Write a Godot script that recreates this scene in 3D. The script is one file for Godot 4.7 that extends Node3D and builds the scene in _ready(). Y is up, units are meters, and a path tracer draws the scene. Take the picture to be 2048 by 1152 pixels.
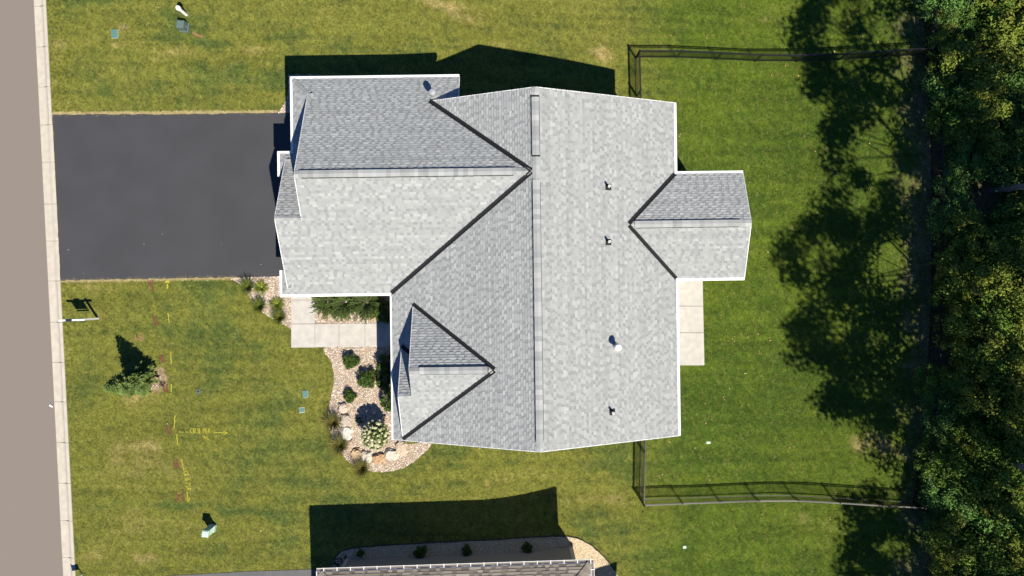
extends Node3D
# Aerial plan of a house lot. Metres, y up, x to the back yard, z to the neighbour's side.

var rng := RandomNumberGenerator.new()
var M := {}
var used := {}
var n_low := FastNoiseLite.new()
var n_mid := FastNoiseLite.new()
var n_fine := FastNoiseLite.new()

# ---------------------------------------------------------------- helpers
class Leaves:
	var v := PackedVector3Array()
	var n := PackedVector3Array()
	var c := PackedColorArray()
	func tri(a: Vector3, b: Vector3, d: Vector3, col: Color):
		var nn := (d - a).cross(b - a).normalized()
		v.append(a); v.append(b); v.append(d)
		n.append(nn); n.append(nn); n.append(nn)
		c.append(col); c.append(col); c.append(col)
	# one pointed leaf, folded along its midrib
	func leaf(p: Vector3, dir: Vector3, nrm: Vector3, ln: float, wd: float, col: Color):
		var side := dir.cross(nrm).normalized() * wd * 0.5
		var up := side.cross(dir).normalized()
		var mid := p + dir * ln * 0.45
		var tip := p + dir * ln - up * ln * 0.12
		var l := mid + side + up * wd * 0.16
		var r := mid - side + up * wd * 0.16
		tri(p, l, tip, col)
		tri(p, tip, r, col)
	# a narrow strap blade that arches over
	func blade(p: Vector3, dir: Vector3, ln: float, wd: float, droop: float, col: Color):
		var side := dir.cross(Vector3.UP)
		if side.length() < 0.01: side = Vector3.RIGHT
		side = side.normalized() * wd * 0.5
		var q := p
		var w0 := 1.0
		var d := dir
		for k in 3:
			var w1: float = [0.9, 0.6, 0.03][k]
			var q2 := q + d * ln / 3.0
			tri(q - side * w0, q + side * w0, q2 + side * w1, col)
			tri(q - side * w0, q2 + side * w1, q2 - side * w1, col)
			q = q2
			w0 = w1
			d = (d - Vector3.UP * droop).normalized()
	func mesh() -> ArrayMesh:
		var a := []
		a.resize(Mesh.ARRAY_MAX)
		a[Mesh.ARRAY_VERTEX] = v
		a[Mesh.ARRAY_NORMAL] = n
		a[Mesh.ARRAY_COLOR] = c
		var m := ArrayMesh.new()
		m.add_surface_from_arrays(Mesh.PRIMITIVE_TRIANGLES, a)
		return m

func rr(a: float, b: float) -> float:
	return rng.randf_range(a, b)
func rdir() -> Vector3:
	var z := rr(-1, 1)
	var t := rr(0, TAU)
	var r := sqrt(1.0 - z * z)
	return Vector3(r * cos(t), z, r * sin(t))
func numbered(called: String) -> String:
	var k: int = used.get(called, 0)
	used[called] = k + 1
	return called if k == 0 else "%s_%03d" % [called, k]
func tag(o: Node, label: String, category := "", group := "", kind := ""):
	if label: o.set_meta("label", label)
	if category: o.set_meta("category", category)
	if group: o.set_meta("group", group)
	if kind: o.set_meta("kind", kind)
func thing(called: String, label: String, category: String, at := Vector3.ZERO, turn := 0.0, group := "") -> Node3D:
	var o := Node3D.new()
	o.name = numbered(called)
	add_child(o)
	o.position = at
	o.rotation.y = turn
	tag(o, label, category, group)
	return o
func copy(o: Node3D, at: Vector3, turn: float, sc := 1.0, label := "") -> Node3D:
	var c: Node3D = o.duplicate()
	c.name = numbered(o.get_meta("called", String(o.name)))
	add_child(c)
	c.position = at
	c.rotation.y = turn
	c.scale = Vector3.ONE * sc
	if label: c.set_meta("label", label)
	return c
func mi(mesh: Mesh, called: String, m: Material, parent: Node, kind := "") -> MeshInstance3D:
	var o := MeshInstance3D.new()
	o.mesh = mesh
	o.material_override = m
	if parent == self:
		o.name = numbered(called)
		add_child(o)
	else:
		o.name = called
		parent.add_child(o, true)
	if kind: o.set_meta("kind", kind)
	return o
func mb() -> SurfaceTool:
	var st := SurfaceTool.new()
	st.begin(Mesh.PRIMITIVE_TRIANGLES)
	st.set_smooth_group(-1)
	return st
func build(st: SurfaceTool, called: String, m: Material, parent: Node = self, kind := "") -> MeshInstance3D:
	st.generate_normals()
	return mi(st.commit(), called, m, parent, kind)
func tri(st: SurfaceTool, a: Vector3, b: Vector3, c: Vector3):
	st.add_vertex(a); st.add_vertex(b); st.add_vertex(c)
func quad(st: SurfaceTool, a: Vector3, b: Vector3, c: Vector3, d: Vector3):
	tri(st, a, b, c); tri(st, a, c, d)
# box from a centre, half sizes and three axes
func box(st: SurfaceTool, c: Vector3, s: Vector3, b := Basis.IDENTITY, bev := 0.0):
	var x := b.x * s.x * 0.5
	var y := b.y * s.y * 0.5
	var z := b.z * s.z * 0.5
	if bev <= 0.0:
		quad(st, c - x + y - z, c + x + y - z, c + x + y + z, c - x + y + z)
		quad(st, c - x - y + z, c + x - y + z, c + x - y - z, c - x - y - z)
		quad(st, c - x + y + z, c + x + y + z, c + x - y + z, c - x - y + z)
		quad(st, c + x + y - z, c - x + y - z, c - x - y - z, c + x - y - z)
		quad(st, c + x + y + z, c + x + y - z, c + x - y - z, c + x - y + z)
		quad(st, c - x + y - z, c - x + y + z, c - x - y + z, c - x - y - z)
		return
	var fx: float = 1.0 - 2.0 * bev / s.x
	var fz: float = 1.0 - 2.0 * bev / s.z
	var fy: float = 1.0 - 2.0 * bev / s.y
	var ring := func(kx: float, ky: float, kz: float) -> Array:
		return [c - x * kx + y * ky - z * kz, c + x * kx + y * ky - z * kz, c + x * kx + y * ky + z * kz, c - x * kx + y * ky + z * kz]
	var lv := [ring.call(fx, 1.0, fz), ring.call(1.0, fy, 1.0), ring.call(1.0, -1.0, 1.0)]
	quad(st, lv[0][0], lv[0][1], lv[0][2], lv[0][3])
	for k in 2:
		for i in 4:
			var j := (i + 1) % 4
			quad(st, lv[k][i], lv[k + 1][i], lv[k + 1][j], lv[k][j])
	quad(st, lv[2][3], lv[2][2], lv[2][1], lv[2][0])
func bar(st: SurfaceTool, a: Vector3, b: Vector3, w: float, h: float):
	var d := (b - a)
	var f := d.normalized()
	var s := f.cross(Vector3.UP)
	if s.length() < 0.01: s = Vector3.RIGHT
	s = s.normalized()
	box(st, (a + b) * 0.5, Vector3(d.length(), h, w), Basis(f, s.cross(f), s))
func tube(st: SurfaceTool, pts: Array, rad: Array, sides := 8, cap := true):
	var rings := []
	for i in pts.size():
		var d: Vector3 = (pts[min(i + 1, pts.size() - 1)] - pts[max(i - 1, 0)]).normalized()
		var s := d.cross(Vector3(0.13, 0.21, 0.97)).normalized()
		var t := s.cross(d)
		var r := []
		for k in sides:
			var a := TAU * k / sides
			r.append(pts[i] + (s * cos(a) + t * sin(a)) * rad[i])
		rings.append(r)
	for i in pts.size() - 1:
		for k in sides:
			var j := (k + 1) % sides
			quad(st, rings[i][k], rings[i + 1][k], rings[i + 1][j], rings[i][j])
	if cap:
		for e in [0, pts.size() - 1]:
			for k in sides:
				tri(st, pts[e], rings[e][k], rings[e][(k + 1) % sides])
# upright lathe: list of [radius, height]
func lathe(st: SurfaceTool, c: Vector3, prof: Array, sides := 20):
	for i in prof.size() - 1:
		for k in sides:
			var a := TAU * k / sides
			var b := TAU * (k + 1) / sides
			var p0: Array = prof[i]
			var p1: Array = prof[i + 1]
			var A := c + Vector3(cos(a) * p0[0], p0[1], sin(a) * p0[0])
			var B := c + Vector3(cos(b) * p0[0], p0[1], sin(b) * p0[0])
			var C := c + Vector3(cos(b) * p1[0], p1[1], sin(b) * p1[0])
			var D := c + Vector3(cos(a) * p1[0], p1[1], sin(a) * p1[0])
			if p0[0] > 0.0001: tri(st, A, B, C)
			if p1[0] > 0.0001: tri(st, A, C, D)
# flat polygon in plan, between two heights
func prism(st: SurfaceTool, poly: PackedVector2Array, y0: float, y1: float):
	var ix := Geometry2D.triangulate_polygon(poly)
	for i in range(0, ix.size(), 3):
		var a := poly[ix[i]]
		var b := poly[ix[i + 1]]
		var c := poly[ix[i + 2]]
		tri(st, Vector3(a.x, y1, a.y), Vector3(b.x, y1, b.y), Vector3(c.x, y1, c.y))
		tri(st, Vector3(a.x, y0, a.y), Vector3(c.x, y0, c.y), Vector3(b.x, y0, b.y))
	for i in poly.size():
		var a := poly[i]
		var b := poly[(i + 1) % poly.size()]
		quad(st, Vector3(a.x, y0, a.y), Vector3(a.x, y1, a.y), Vector3(b.x, y1, b.y), Vector3(b.x, y0, b.y))
func kerb_x(z: float) -> float:          # street-side edge of the kerb
	return -26.003 + (-24.401 - (-26.003)) * (z - (-15.634)) / (15.634 - (-15.634))
func ground(x: float, z: float) -> float:
	var xs := -6.62 + 0.194 * (clampf(z, -16.0, 14.0) + 12.92)
	var y := -2.0 * smoothstep(xs, xs + 11.4, x) - 0.8 * exp(-pow((x - 15.2) / 5.0, 2.0))
	var kx := kerb_x(clampf(z, -60, 60))
	if x < kx + 0.6: y -= 0.16 * smoothstep(kx + 0.6, kx + 0.3, x)
	return y
func on_ground(p: Vector3, lift := 0.0) -> Vector3:
	return Vector3(p.x, ground(p.x, p.z) + lift, p.z)
# a sheet draped over the ground, with a skirt at its edge
func drape(st: SurfaceTool, poly: PackedVector2Array, lift: float, cell := 0.5, skirt := 0.06):
	var r := Rect2(poly[0], Vector2.ZERO)
	for p in poly: r = r.expand(p)
	for i in range(floori(r.position.x / cell), ceili(r.end.x / cell)):
		for j in range(floori(r.position.y / cell), ceili(r.end.y / cell)):
			var c := PackedVector2Array([Vector2(i, j) * cell, Vector2(i + 1, j) * cell, Vector2(i + 1, j + 1) * cell, Vector2(i, j + 1) * cell])
			for q in Geometry2D.intersect_polygons(c, poly):
				var ix := Geometry2D.triangulate_polygon(q)
				for k in range(0, ix.size(), 3):
					for m in 3:
						var p: Vector2 = q[ix[k + m]]
						st.add_vertex(Vector3(p.x, ground(p.x, p.y) + lift, p.y))
	for i in poly.size():
		var a := poly[i]
		var b := poly[(i + 1) % poly.size()]
		var nseg: int = max(1, ceili(a.distance_to(b) / cell))
		for k in nseg:
			var p := a.lerp(b, float(k) / nseg)
			var q := a.lerp(b, float(k + 1) / nseg)
			var yp := ground(p.x, p.y) + lift
			var yq := ground(q.x, q.y) + lift
			quad(st, Vector3(p.x, yp - skirt, p.y), Vector3(p.x, yp, p.y), Vector3(q.x, yq, q.y), Vector3(q.x, yq - skirt, q.y))
func smooth_outline(poly: PackedVector2Array, wob := 0.03) -> PackedVector2Array:
	var o := PackedVector2Array()
	var n := poly.size()
	for i in n:
		for k in 8:
			var t := k / 8.0
			var p := poly[i].cubic_interpolate(poly[(i + 1) % n], poly[(i - 1 + n) % n], poly[(i + 2) % n], t)
			o.append(p + Vector2(rr(-wob, wob), rr(-wob, wob)))
	return o
# subdivide a straight-edged outline and let the edge wander a little
func ragged(poly: PackedVector2Array, step := 0.25, wob := 0.02) -> PackedVector2Array:
	var o := PackedVector2Array()
	for i in poly.size():
		var a := poly[i]
		var b := poly[(i + 1) % poly.size()]
		var n: int = max(1, ceili(a.distance_to(b) / step))
		for k in n:
			var w := 0.0 if k == 0 else wob
			o.append(a.lerp(b, float(k) / n) + Vector2(rr(-w, w), rr(-w, w)))
	return o

# ---------------------------------------------------------------- materials
func lin(r: float, g: float, b: float) -> Color:
	return Color(r, g, b).linear_to_srgb()
func noise_tex(freq: float, low: float, sd: int, size := 512, oct := 4, warm := Color.BLACK) -> ImageTexture:
	var fn := FastNoiseLite.new()
	fn.seed = sd
	fn.frequency = freq
	fn.noise_type = FastNoiseLite.TYPE_SIMPLEX_SMOOTH
	fn.fractal_octaves = oct
	var im := fn.get_seamless_image(size, size)
	im.convert(Image.FORMAT_L8)
	var d := im.get_data()
	var lut := PackedByteArray()
	lut.resize(256)
	for i in 256:
		var v := clampf((i / 255.0 - 0.5) * 1.35 + 0.5, 0, 1)
		var m := low + (1.0 - low) * v
		lut[i] = int(round(Color(m, m, m).linear_to_srgb().r * 255.0))
	for i in d.size(): d[i] = lut[d[i]]
	var o := Image.create_from_data(size, size, false, Image.FORMAT_L8, d)
	o.convert(Image.FORMAT_RGB8)
	if warm != Color.BLACK:
		# a second pattern of straw coloured blades
		fn.seed = sd + 1
		fn.frequency = freq * 1.7
		var im2 := fn.get_seamless_image(size, size)
		im2.convert(Image.FORMAT_L8)
		var e := im2.get_data()
		var rgb := o.get_data()
		for i in e.size():
			if e[i] > 150:
				var k := minf((e[i] - 150) / 50.0, 1.0)
				rgb[i * 3] = int(lerpf(rgb[i * 3], 255.0 * warm.r, k))
				rgb[i * 3 + 1] = int(lerpf(rgb[i * 3 + 1], 255.0 * warm.g, k))
				rgb[i * 3 + 2] = int(lerpf(rgb[i * 3 + 2], 255.0 * warm.b, k))
		o = Image.create_from_data(size, size, false, Image.FORMAT_RGB8, rgb)
	o.generate_mipmaps()
	return ImageTexture.create_from_image(o)
func mat(c: Color, rough := 0.8, tex: Texture2D = null, scale := 1.0, spec := 0.4) -> StandardMaterial3D:
	var m := StandardMaterial3D.new()
	m.albedo_color = c
	m.roughness = rough
	m.metallic_specular = spec
	if tex:
		m.albedo_texture = tex
		m.uv1_triplanar = true
		m.uv1_world_triplanar = true
		m.uv1_scale = Vector3.ONE * scale
	return m
func vmat(rough := 0.85, tex: Texture2D = null, scale := 1.0, back := Color.BLACK) -> StandardMaterial3D:
	var m := mat(Color.WHITE, rough, tex, scale, 0.25)
	m.vertex_color_use_as_albedo = true
	if back != Color.BLACK:
		m.backlight_enabled = true
		m.backlight = back
	return m
func make_materials():
	var t_grain := noise_tex(0.09, 0.62, 3, 512, 3)
	var t_blotch := noise_tex(0.012, 0.84, 5, 512, 5)
	var t_fine := noise_tex(0.2, 0.5, 11, 512, 2)
	var t_grass := noise_tex(0.035, 0.30, 21, 1024, 5, Color(1.0, 0.95, 0.85))
	var t_speck := noise_tex(0.12, 0.80, 33, 512, 4)
	var t_road := noise_tex(0.06, 0.66, 51, 1024, 6)
	var t_drive := noise_tex(0.008, 0.88, 41, 512, 6)
	M.asphalt_road = mat(lin(0.225, 0.194, 0.171), 0.95, t_road, 0.5)
	M.asphalt_drive = mat(lin(0.050, 0.051, 0.057), 0.85, t_drive, 0.075)
	M.asphalt_other = mat(lin(0.12, 0.12, 0.125), 0.9, t_blotch, 0.15)
	M.kerb = mat(lin(0.50, 0.455, 0.385), 0.9, t_blotch, 0.35)
	M.concrete = mat(lin(0.48, 0.46, 0.425), 0.9, t_blotch, 0.3)
	M.shingle = vmat(0.95, t_fine, 3.0)
	M.white = mat(lin(0.80, 0.80, 0.80), 0.5)
	M.siding = mat(lin(0.42, 0.43, 0.43), 0.7)
	M.siding_tan = mat(lin(0.28, 0.255, 0.215), 0.75)
	M.trim_tan = mat(lin(0.40, 0.37, 0.32), 0.7)
	M.valley = mat(lin(0.018, 0.019, 0.022), 0.75, null, 1.0, 0.2)
	M.black_metal = mat(lin(0.012, 0.012, 0.013), 0.38, null, 1.0, 0.5)
	M.dark_rubber = mat(lin(0.02, 0.02, 0.021), 0.7)
	M.trough = mat(lin(0.16, 0.14, 0.12), 0.8)
	M.galv = mat(lin(0.55, 0.56, 0.57), 0.35)
	M.galv.metallic = 0.5
	M.pvc = mat(lin(0.78, 0.78, 0.76), 0.5)
	M.ped_green = mat(lin(0.42, 0.56, 0.47), 0.55)
	M.ped_dark = mat(lin(0.10, 0.145, 0.135), 0.5)
	M.lid_teal = mat(lin(0.105, 0.235, 0.215), 0.6, t_grain, 2.0)
	M.navy = mat(lin(0.012, 0.02, 0.06), 0.5)
	M.sign_face = mat(lin(0.10, 0.12, 0.13), 0.5)
	M.yellow_paint = mat(lin(0.50, 0.46, 0.05), 0.9, t_fine, 2.5)
	M.red_paint = mat(lin(0.17, 0.075, 0.035), 0.9, t_fine, 2.0)
	M.pink_paint = mat(lin(0.32, 0.17, 0.09), 0.9, t_fine, 2.0)
	M.lawn = vmat(0.95, t_grass, 0.13)
	M.grass = vmat(0.8, null, 1.0, lin(0.03, 0.04, 0.005))
	M.leaf = vmat(0.6, null, 1.0, lin(0.05, 0.075, 0.012))
	M.needle = vmat(0.7)
	M.bark = mat(lin(0.13, 0.115, 0.10), 0.95, t_grain, 1.5)
	M.pale_bark = mat(lin(0.20, 0.195, 0.19), 0.9, t_grain, 1.0)
	M.pebble = vmat(0.85)
	M.mulch = mat(lin(0.48, 0.385, 0.295), 0.95, t_fine, 1.2)
	M.gravel = mat(lin(0.62, 0.50, 0.34), 0.95, t_fine, 1.2)
	M.boulder = vmat(0.85, t_grain, 1.3)
	M.petal = vmat(0.8)
	M.garage_door = mat(lin(0.7, 0.7, 0.69), 0.5)
	M.glass = mat(lin(0.02, 0.025, 0.03), 0.08)

# ---------------------------------------------------------------- camera, sky and sun
func make_view():
	var cam := Camera3D.new()
	cam.name = "camera"
	cam.fov = rad_to_deg(2.0 * atan(576.0 / 1400.0))
	cam.far = 900.0
	cam.position = Vector3(0, 38, 0)
	cam.rotation_degrees = Vector3(-90, 0, 0)
	add_child(cam)
	cam.current = true
	var sky_m := ProceduralSkyMaterial.new()
	sky_m.sky_top_color = Color(0.22, 0.40, 0.66)
	sky_m.sky_horizon_color = Color(0.62, 0.73, 0.85)
	sky_m.sky_curve = 0.12
	sky_m.ground_bottom_color = Color(0.12, 0.13, 0.08)
	sky_m.ground_horizon_color = Color(0.45, 0.52, 0.56)
	sky_m.sun_angle_max = 0.0
	var env := Environment.new()
	env.background_mode = Environment.BG_SKY
	env.sky = Sky.new()
	env.sky.sky_material = sky_m
	env.background_energy_multiplier = 0.58
	env.tonemap_mode = Environment.TONE_MAPPER_LINEAR
	env.tonemap_exposure = 1.5
	env.sdfgi_enabled = true
	env.ssao_enabled = true
	env.ssil_enabled = true
	var we := WorldEnvironment.new()
	we.name = "world_environment"
	we.environment = env
	add_child(we)
	var sun := DirectionalLight3D.new()
	sun.name = "sun"
	sun.light_energy = 1.6
	sun.light_color = Color(1.0, 0.965, 0.90)
	sun.light_angular_distance = 0.5
	sun.shadow_enabled = true
	add_child(sun)
	sun.look_at_from_position(Vector3(0.393, 1.0, 0.606) * 50.0, Vector3.ZERO)

# ---------------------------------------------------------------- ground
# worn (positive) and lush (negative) places in the lawn: x, z, radius x, radius z, amount
var patches := []
var bare := []
const GRASS := 120000
func near(list: Array, x: float, z: float) -> float:
	var s := 0.0
	for p in list:
		var dx: float = (x - p[0]) / p[2]
		var dz: float = (z - p[1]) / p[3]
		var d := dx * dx + dz * dz
		if d < 4.0: s += p[4] * exp(-d)
	return s
func soil_at(x: float, z: float) -> float:
	return smoothstep(0.35, 0.7, near(bare, x, z) + n_fine.get_noise_2d(x, z) * 0.3 + n_mid.get_noise_2d(x, z) * 0.2)
func lawn_colour(x: float, z: float) -> Color:
	var a := n_low.get_noise_2d(x, z)
	var b := n_mid.get_noise_2d(x, z)
	var f := n_fine.get_noise_2d(x, z)
	var streak := n_mid.get_noise_2d(x * 0.25 + 300.0, z * 3.2)
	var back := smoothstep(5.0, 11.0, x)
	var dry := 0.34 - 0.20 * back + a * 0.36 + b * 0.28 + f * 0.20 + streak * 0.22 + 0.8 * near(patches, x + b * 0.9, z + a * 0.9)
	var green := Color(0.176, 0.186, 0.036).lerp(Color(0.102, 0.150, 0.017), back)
	var lush := Color(0.095, 0.134, 0.032).lerp(Color(0.070, 0.117, 0.016), back)
	var straw := Color(0.40, 0.31, 0.135)
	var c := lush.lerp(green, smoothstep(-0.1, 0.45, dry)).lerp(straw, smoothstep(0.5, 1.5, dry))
	c = c.lerp(Color(0.36, 0.27, 0.18), soil_at(x, z) * 0.85)
	var edge := smoothstep(21.9, 24.2, x + b * 1.4 + f * 0.8)
	c = c.lerp(Color(0.24, 0.19, 0.12), edge * 0.7)
	return c * (1.0 + 0.30 * f + 0.20 * streak)
func make_ground():
	for p in [
		[190, 140, 55, 35, -0.35], [215, 190, 60, 40, -0.4], [545, 165, 40, 30, -0.3], [440, 150, 70, 25, -0.2],
		[240, 52, 22, 12, 0.9], [280, 85, 60, 14, 0.6], [330, 110, 40, 20, 0.4], [375, 90, 40, 12, 0.55], [450, 100, 50, 14, 0.55], [525, 95, 30, 10, 0.6], [115, 85, 18, 40, 0.4],
		[226, 95, 12, 6, 0.7], [240, 180, 14, 40, 0.3], [930, 30, 60, 18, 0.6], [890, 15, 30, 12, 0.6], [780, 70, 40, 20, 0.35], [1215, 75, 18, 22, 0.9], [1235, 90, 14, 10, 0.5], [1355, 75, 60, 10, 0.55], [1150, 50, 60, 25, 0.2],
		[560, 180, 12, 8, 0.4], [225, 575, 60, 14, 0.3], [200, 620, 50, 30, 0.2], [420, 570, 30, 20, -0.3], [330, 640, 60, 40, -0.2], [570, 650, 40, 20, 0.2],
		[190, 880, 40, 40, 0.2], [290, 905, 70, 30, 0.45], [260, 950, 60, 30, 0.4], [410, 870, 50, 40, 0.15], [370, 940, 60, 40, 0.2], [470, 960, 60, 30, 0.15],
		[340, 1022, 220, 10, -0.5], [560, 800, 60, 60, -0.3], [480, 700, 70, 50, -0.25], [180, 1115, 40, 20, 0.5], [295, 1125, 14, 9, 0.8], [230, 1065, 70, 30, 0.1], [365, 1115, 20, 12, 0.3],
		[1005, 968, 30, 12, 0.5], [900, 1000, 90, 15, 0.2], [1170, 1005, 50, 12, 0.75], [1240, 1005, 30, 14, 0.8], [1265, 1030, 25, 14, 0.5], [1200, 1060, 60, 25, -0.4], [1130, 960, 40, 10, 0.3],
		[1780, 165, 45, 30, 0.75], [1730, 190, 40, 30, 0.3], [1800, 925, 50, 35, 0.95], [1720, 900, 70, 30, 0.2], [1690, 1080, 60, 60, 0.35], [1660, 960, 60, 20, 0.25], [1570, 20, 80, 20, 0.2],
		[1330, 945, 60, 30, -0.2], [1450, 800, 60, 60, -0.2], [1330, 160, 40, 30, -0.1], [285, 780, 30, 18, 0.4], [1415, 985, 30, 8, 0.3], [108, 150, 12, 70, 0.35], [135, 700, 10, 90, 0.25], [148, 900, 12, 120, 0.3], [285, 800, 30, 14, 0.4], [1600, 30, 90, 30, 0.15], [1630, 905, 60, 40, 0.25], [1560, 880, 60, 50, -0.15], [1010, 1060, 40, 20, 0.1]]:
		patches.append([(p[0] - 1024) / 36.84, (p[1] - 576) / 36.84, p[2] / 36.84, p[3] / 36.84, p[4]])
	for p in [[318, 756, 19, 22, 1.3], [300, 774, 22, 11, 1.0], [198, 637, 5, 5, 0.8], [250, 53, 10, 4, 0.6], [232, 72, 9, 8, 0.6], [368, 55, 14, 12, 0.4]]:
		bare.append([(p[0] - 1024) / 36.84, (p[1] - 576) / 36.84, p[2] / 36.84, p[3] / 36.84, p[4]])
	var xs := PackedFloat32Array([-300, -150, -80, -50, -40])
	var x := -33.0
	while x < 36.0:
		xs.append(x)
		x += 0.2
	xs.append_array(PackedFloat32Array([38, 42, 50, 80, 150, 300]))
	var zs := PackedFloat32Array([-300, -150, -80, -40, -28])
	x = -20.0
	while x < 20.0:
		zs.append(x)
		x += 0.2
	zs.append_array(PackedFloat32Array([24, 30, 45, 80, 150, 300]))
	var v := PackedVector3Array()
	var c := PackedColorArray()
	for j in zs.size():
		for i in xs.size():
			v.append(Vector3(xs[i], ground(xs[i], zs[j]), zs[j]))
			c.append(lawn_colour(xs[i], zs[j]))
	var nx := xs.size()
	var nrm := PackedVector3Array()
	nrm.resize(v.size())
	var ix := PackedInt32Array()
	for j in zs.size():
		for i in nx:
			var l := v[j * nx + max(i - 1, 0)]
			var r := v[j * nx + min(i + 1, nx - 1)]
			var u := v[max(j - 1, 0) * nx + i]
			var d := v[min(j + 1, zs.size() - 1) * nx + i]
			nrm[j * nx + i] = (d - u).cross(r - l).normalized()
			if i < nx - 1 and j < zs.size() - 1:
				var k := j * nx + i
				ix.append_array(PackedInt32Array([k, k + 1, k + nx + 1, k, k + nx + 1, k + nx]))
	var a := []
	a.resize(Mesh.ARRAY_MAX)
	a[Mesh.ARRAY_VERTEX] = v
	a[Mesh.ARRAY_NORMAL] = nrm
	a[Mesh.ARRAY_COLOR] = c
	a[Mesh.ARRAY_INDEX] = ix
	var m := ArrayMesh.new()
	m.add_surface_from_arrays(Mesh.PRIMITIVE_TRIANGLES, a)
	tag(mi(m, "lawn", M.lawn, self), "mown lawn with green and straw coloured patches", "", "", "structure")

var drive_poly := PackedVector2Array()
var walk_polys := []
var bed_polys := []
func make_paving():
	# road
	var st := mb()
	for k in 40:
		var z0 := -60.0 + k * 3.0
		var z1 := z0 + 3.0
		for seg in [[-40.0, -8.0, -0.02, 0.03], [-8.0, -4.0, 0.03, 0.0], [-4.0, 0.0, 0.0, -0.062]]:
			quad(st, Vector3(kerb_x(z0) + seg[0], seg[2], z0), Vector3(kerb_x(z0) + seg[1], seg[3], z0), Vector3(kerb_x(z1) + seg[1], seg[3], z1), Vector3(kerb_x(z1) + seg[0], seg[2], z1))
	tag(build(st, "road", M.asphalt_road), "weathered pinkish grey asphalt street", "", "", "structure")
	# kerb, slab by slab between its joints
	var kerb := Node3D.new()
	kerb.name = "kerb"
	add_child(kerb)
	tag(kerb, "pale concrete kerb and gutter along the street", "", "", "structure")
	var joints := [-150, -68, 12, 93.5, 173.5, 249.5, 324, 408, 482, 562, 644.5, 725, 804, 885.5, 967, 1042, 1116, 1196, 1275]
	for i in joints.size() - 1:
		var z0: float = (joints[i] - 576.0) / 36.84 + 0.008
		var z1: float = (joints[i + 1] - 576.0) / 36.84 - 0.008
		var low: float = 0.0 if (z0 > -9.8 and z1 < 0.2) else 1.0
		var prof := [[0.0, -0.15], [0.0, -0.06], [0.38, -0.045], [0.47, -0.02 - 0.0 * low], [0.56, 0.005 + 0.03 * low], [0.72, 0.012 + 0.035 * low], [0.73, -0.15]]
		st = mb()
		for k in prof.size() - 1:
			var p: Array = prof[k]
			var q: Array = prof[k + 1]
			quad(st, Vector3(kerb_x(z0) + p[0], p[1], z0), Vector3(kerb_x(z0) + q[0], q[1], z0), Vector3(kerb_x(z1) + q[0], q[1], z1), Vector3(kerb_x(z1) + p[0], p[1], z1))
		for z in [z0, z1]:
			for k in range(1, prof.size() - 1):
				tri(st, Vector3(kerb_x(z), -0.15, z), Vector3(kerb_x(z) + prof[k][0], prof[k][1], z), Vector3(kerb_x(z) + prof[k + 1][0], prof[k + 1][1], z))
		build(st, "kerb_slab", M.kerb, kerb)
	# driveway
	drive_poly = PackedVector2Array([Vector2(-24.917, -9.419), Vector2(-18.566, -9.419), Vector2(-12.594, -9.5), Vector2(-9.066, -9.5), Vector2(-9.066, -0.543), Vector2(-12.431, -0.624), Vector2(-18.837, -0.516), Vector2(-24.483, -0.407)])
	st = mb()
	drape(st, ragged(drive_poly, 0.2, 0.035), 0.03, 1.0)
	tag(build(st, "driveway", M.asphalt_drive), "dark smooth asphalt driveway in front of the garage", "", "", "structure")
	var dp := PackedVector2Array([Vector2(-19.923, 15.689), Vector2(-14.223, 15.376), Vector2(-10.369, 15.254), Vector2(-10.369, 19.651), Vector2(-24.483, 20.466), Vector2(-23.723, 15.987)])
	st = mb()
	drape(st, dp, 0.03, 1.0)
	tag(build(st, "neighbour_driveway", M.asphalt_other), "grey asphalt drive beside the brown roofed house", "", "", "structure")
	# front walk
	var walk := Node3D.new()
	walk.name = "front_walk"
	add_child(walk)
	tag(walk, "pale concrete front walk of square slabs", "", "", "structure")
	for r in [[583, 556, 630, 600], [583, 600.6, 630, 647.6], [583, 648.4, 630, 695], [630.6, 648, 678, 694.4], [678.6, 647.5, 730, 694], [730.6, 647, 768, 693.6], [768.6, 646.6, 860, 693.3]]:
		var p := PackedVector2Array([Vector2((r[0] - 1024) / 36.84, (r[1] - 576) / 36.84), Vector2((r[2] - 1024) / 36.84, (r[1] - 576 - 0.4) / 36.84), Vector2((r[2] - 1024) / 36.84, (r[3] - 576 - 0.4) / 36.84), Vector2((r[0] - 1024) / 36.84, (r[3] - 576) / 36.84)])
		walk_polys.append(p)
		st = mb()
		prism(st, p, -0.1, 0.045 + rr(-0.004, 0.004))
		build(st, "walk_slab", M.concrete, walk)
	# patio
	var pat := Node3D.new()
	pat.name = "patio"
	add_child(pat)
	tag(pat, "pale concrete patio behind the house", "", "", "structure")
	for p in [PackedVector2Array([Vector2(8.776, -0.516), Vector2(10.918, -0.519), Vector2(10.948, 1.027), Vector2(8.776, 1.021)]), PackedVector2Array([Vector2(8.776, 1.044), Vector2(10.951, 1.05), Vector2(10.984, 2.556), Vector2(8.776, 2.541)]), PackedVector2Array([Vector2(8.776, 2.564), Vector2(10.987, 2.579), Vector2(11.023, 4.429), Vector2(8.776, 4.431)])]:
		walk_polys.append(p)
		st = mb()
		prism(st, p, -2.6, ground(9.5, 2.0) + 0.12 + rr(-0.003, 0.003))
		build(st, "patio_slab", M.concrete, pat)

# ---------------------------------------------------------------- roofs
var grey_tones := [Color(0.428, 0.447, 0.448), Color(0.392, 0.411, 0.414), Color(0.335, 0.353, 0.360), Color(0.475, 0.492, 0.490)]
var brown_tones := [Color(0.30, 0.265, 0.225), Color(0.235, 0.21, 0.18), Color(0.185, 0.165, 0.145), Color(0.37, 0.33, 0.285)]
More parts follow.
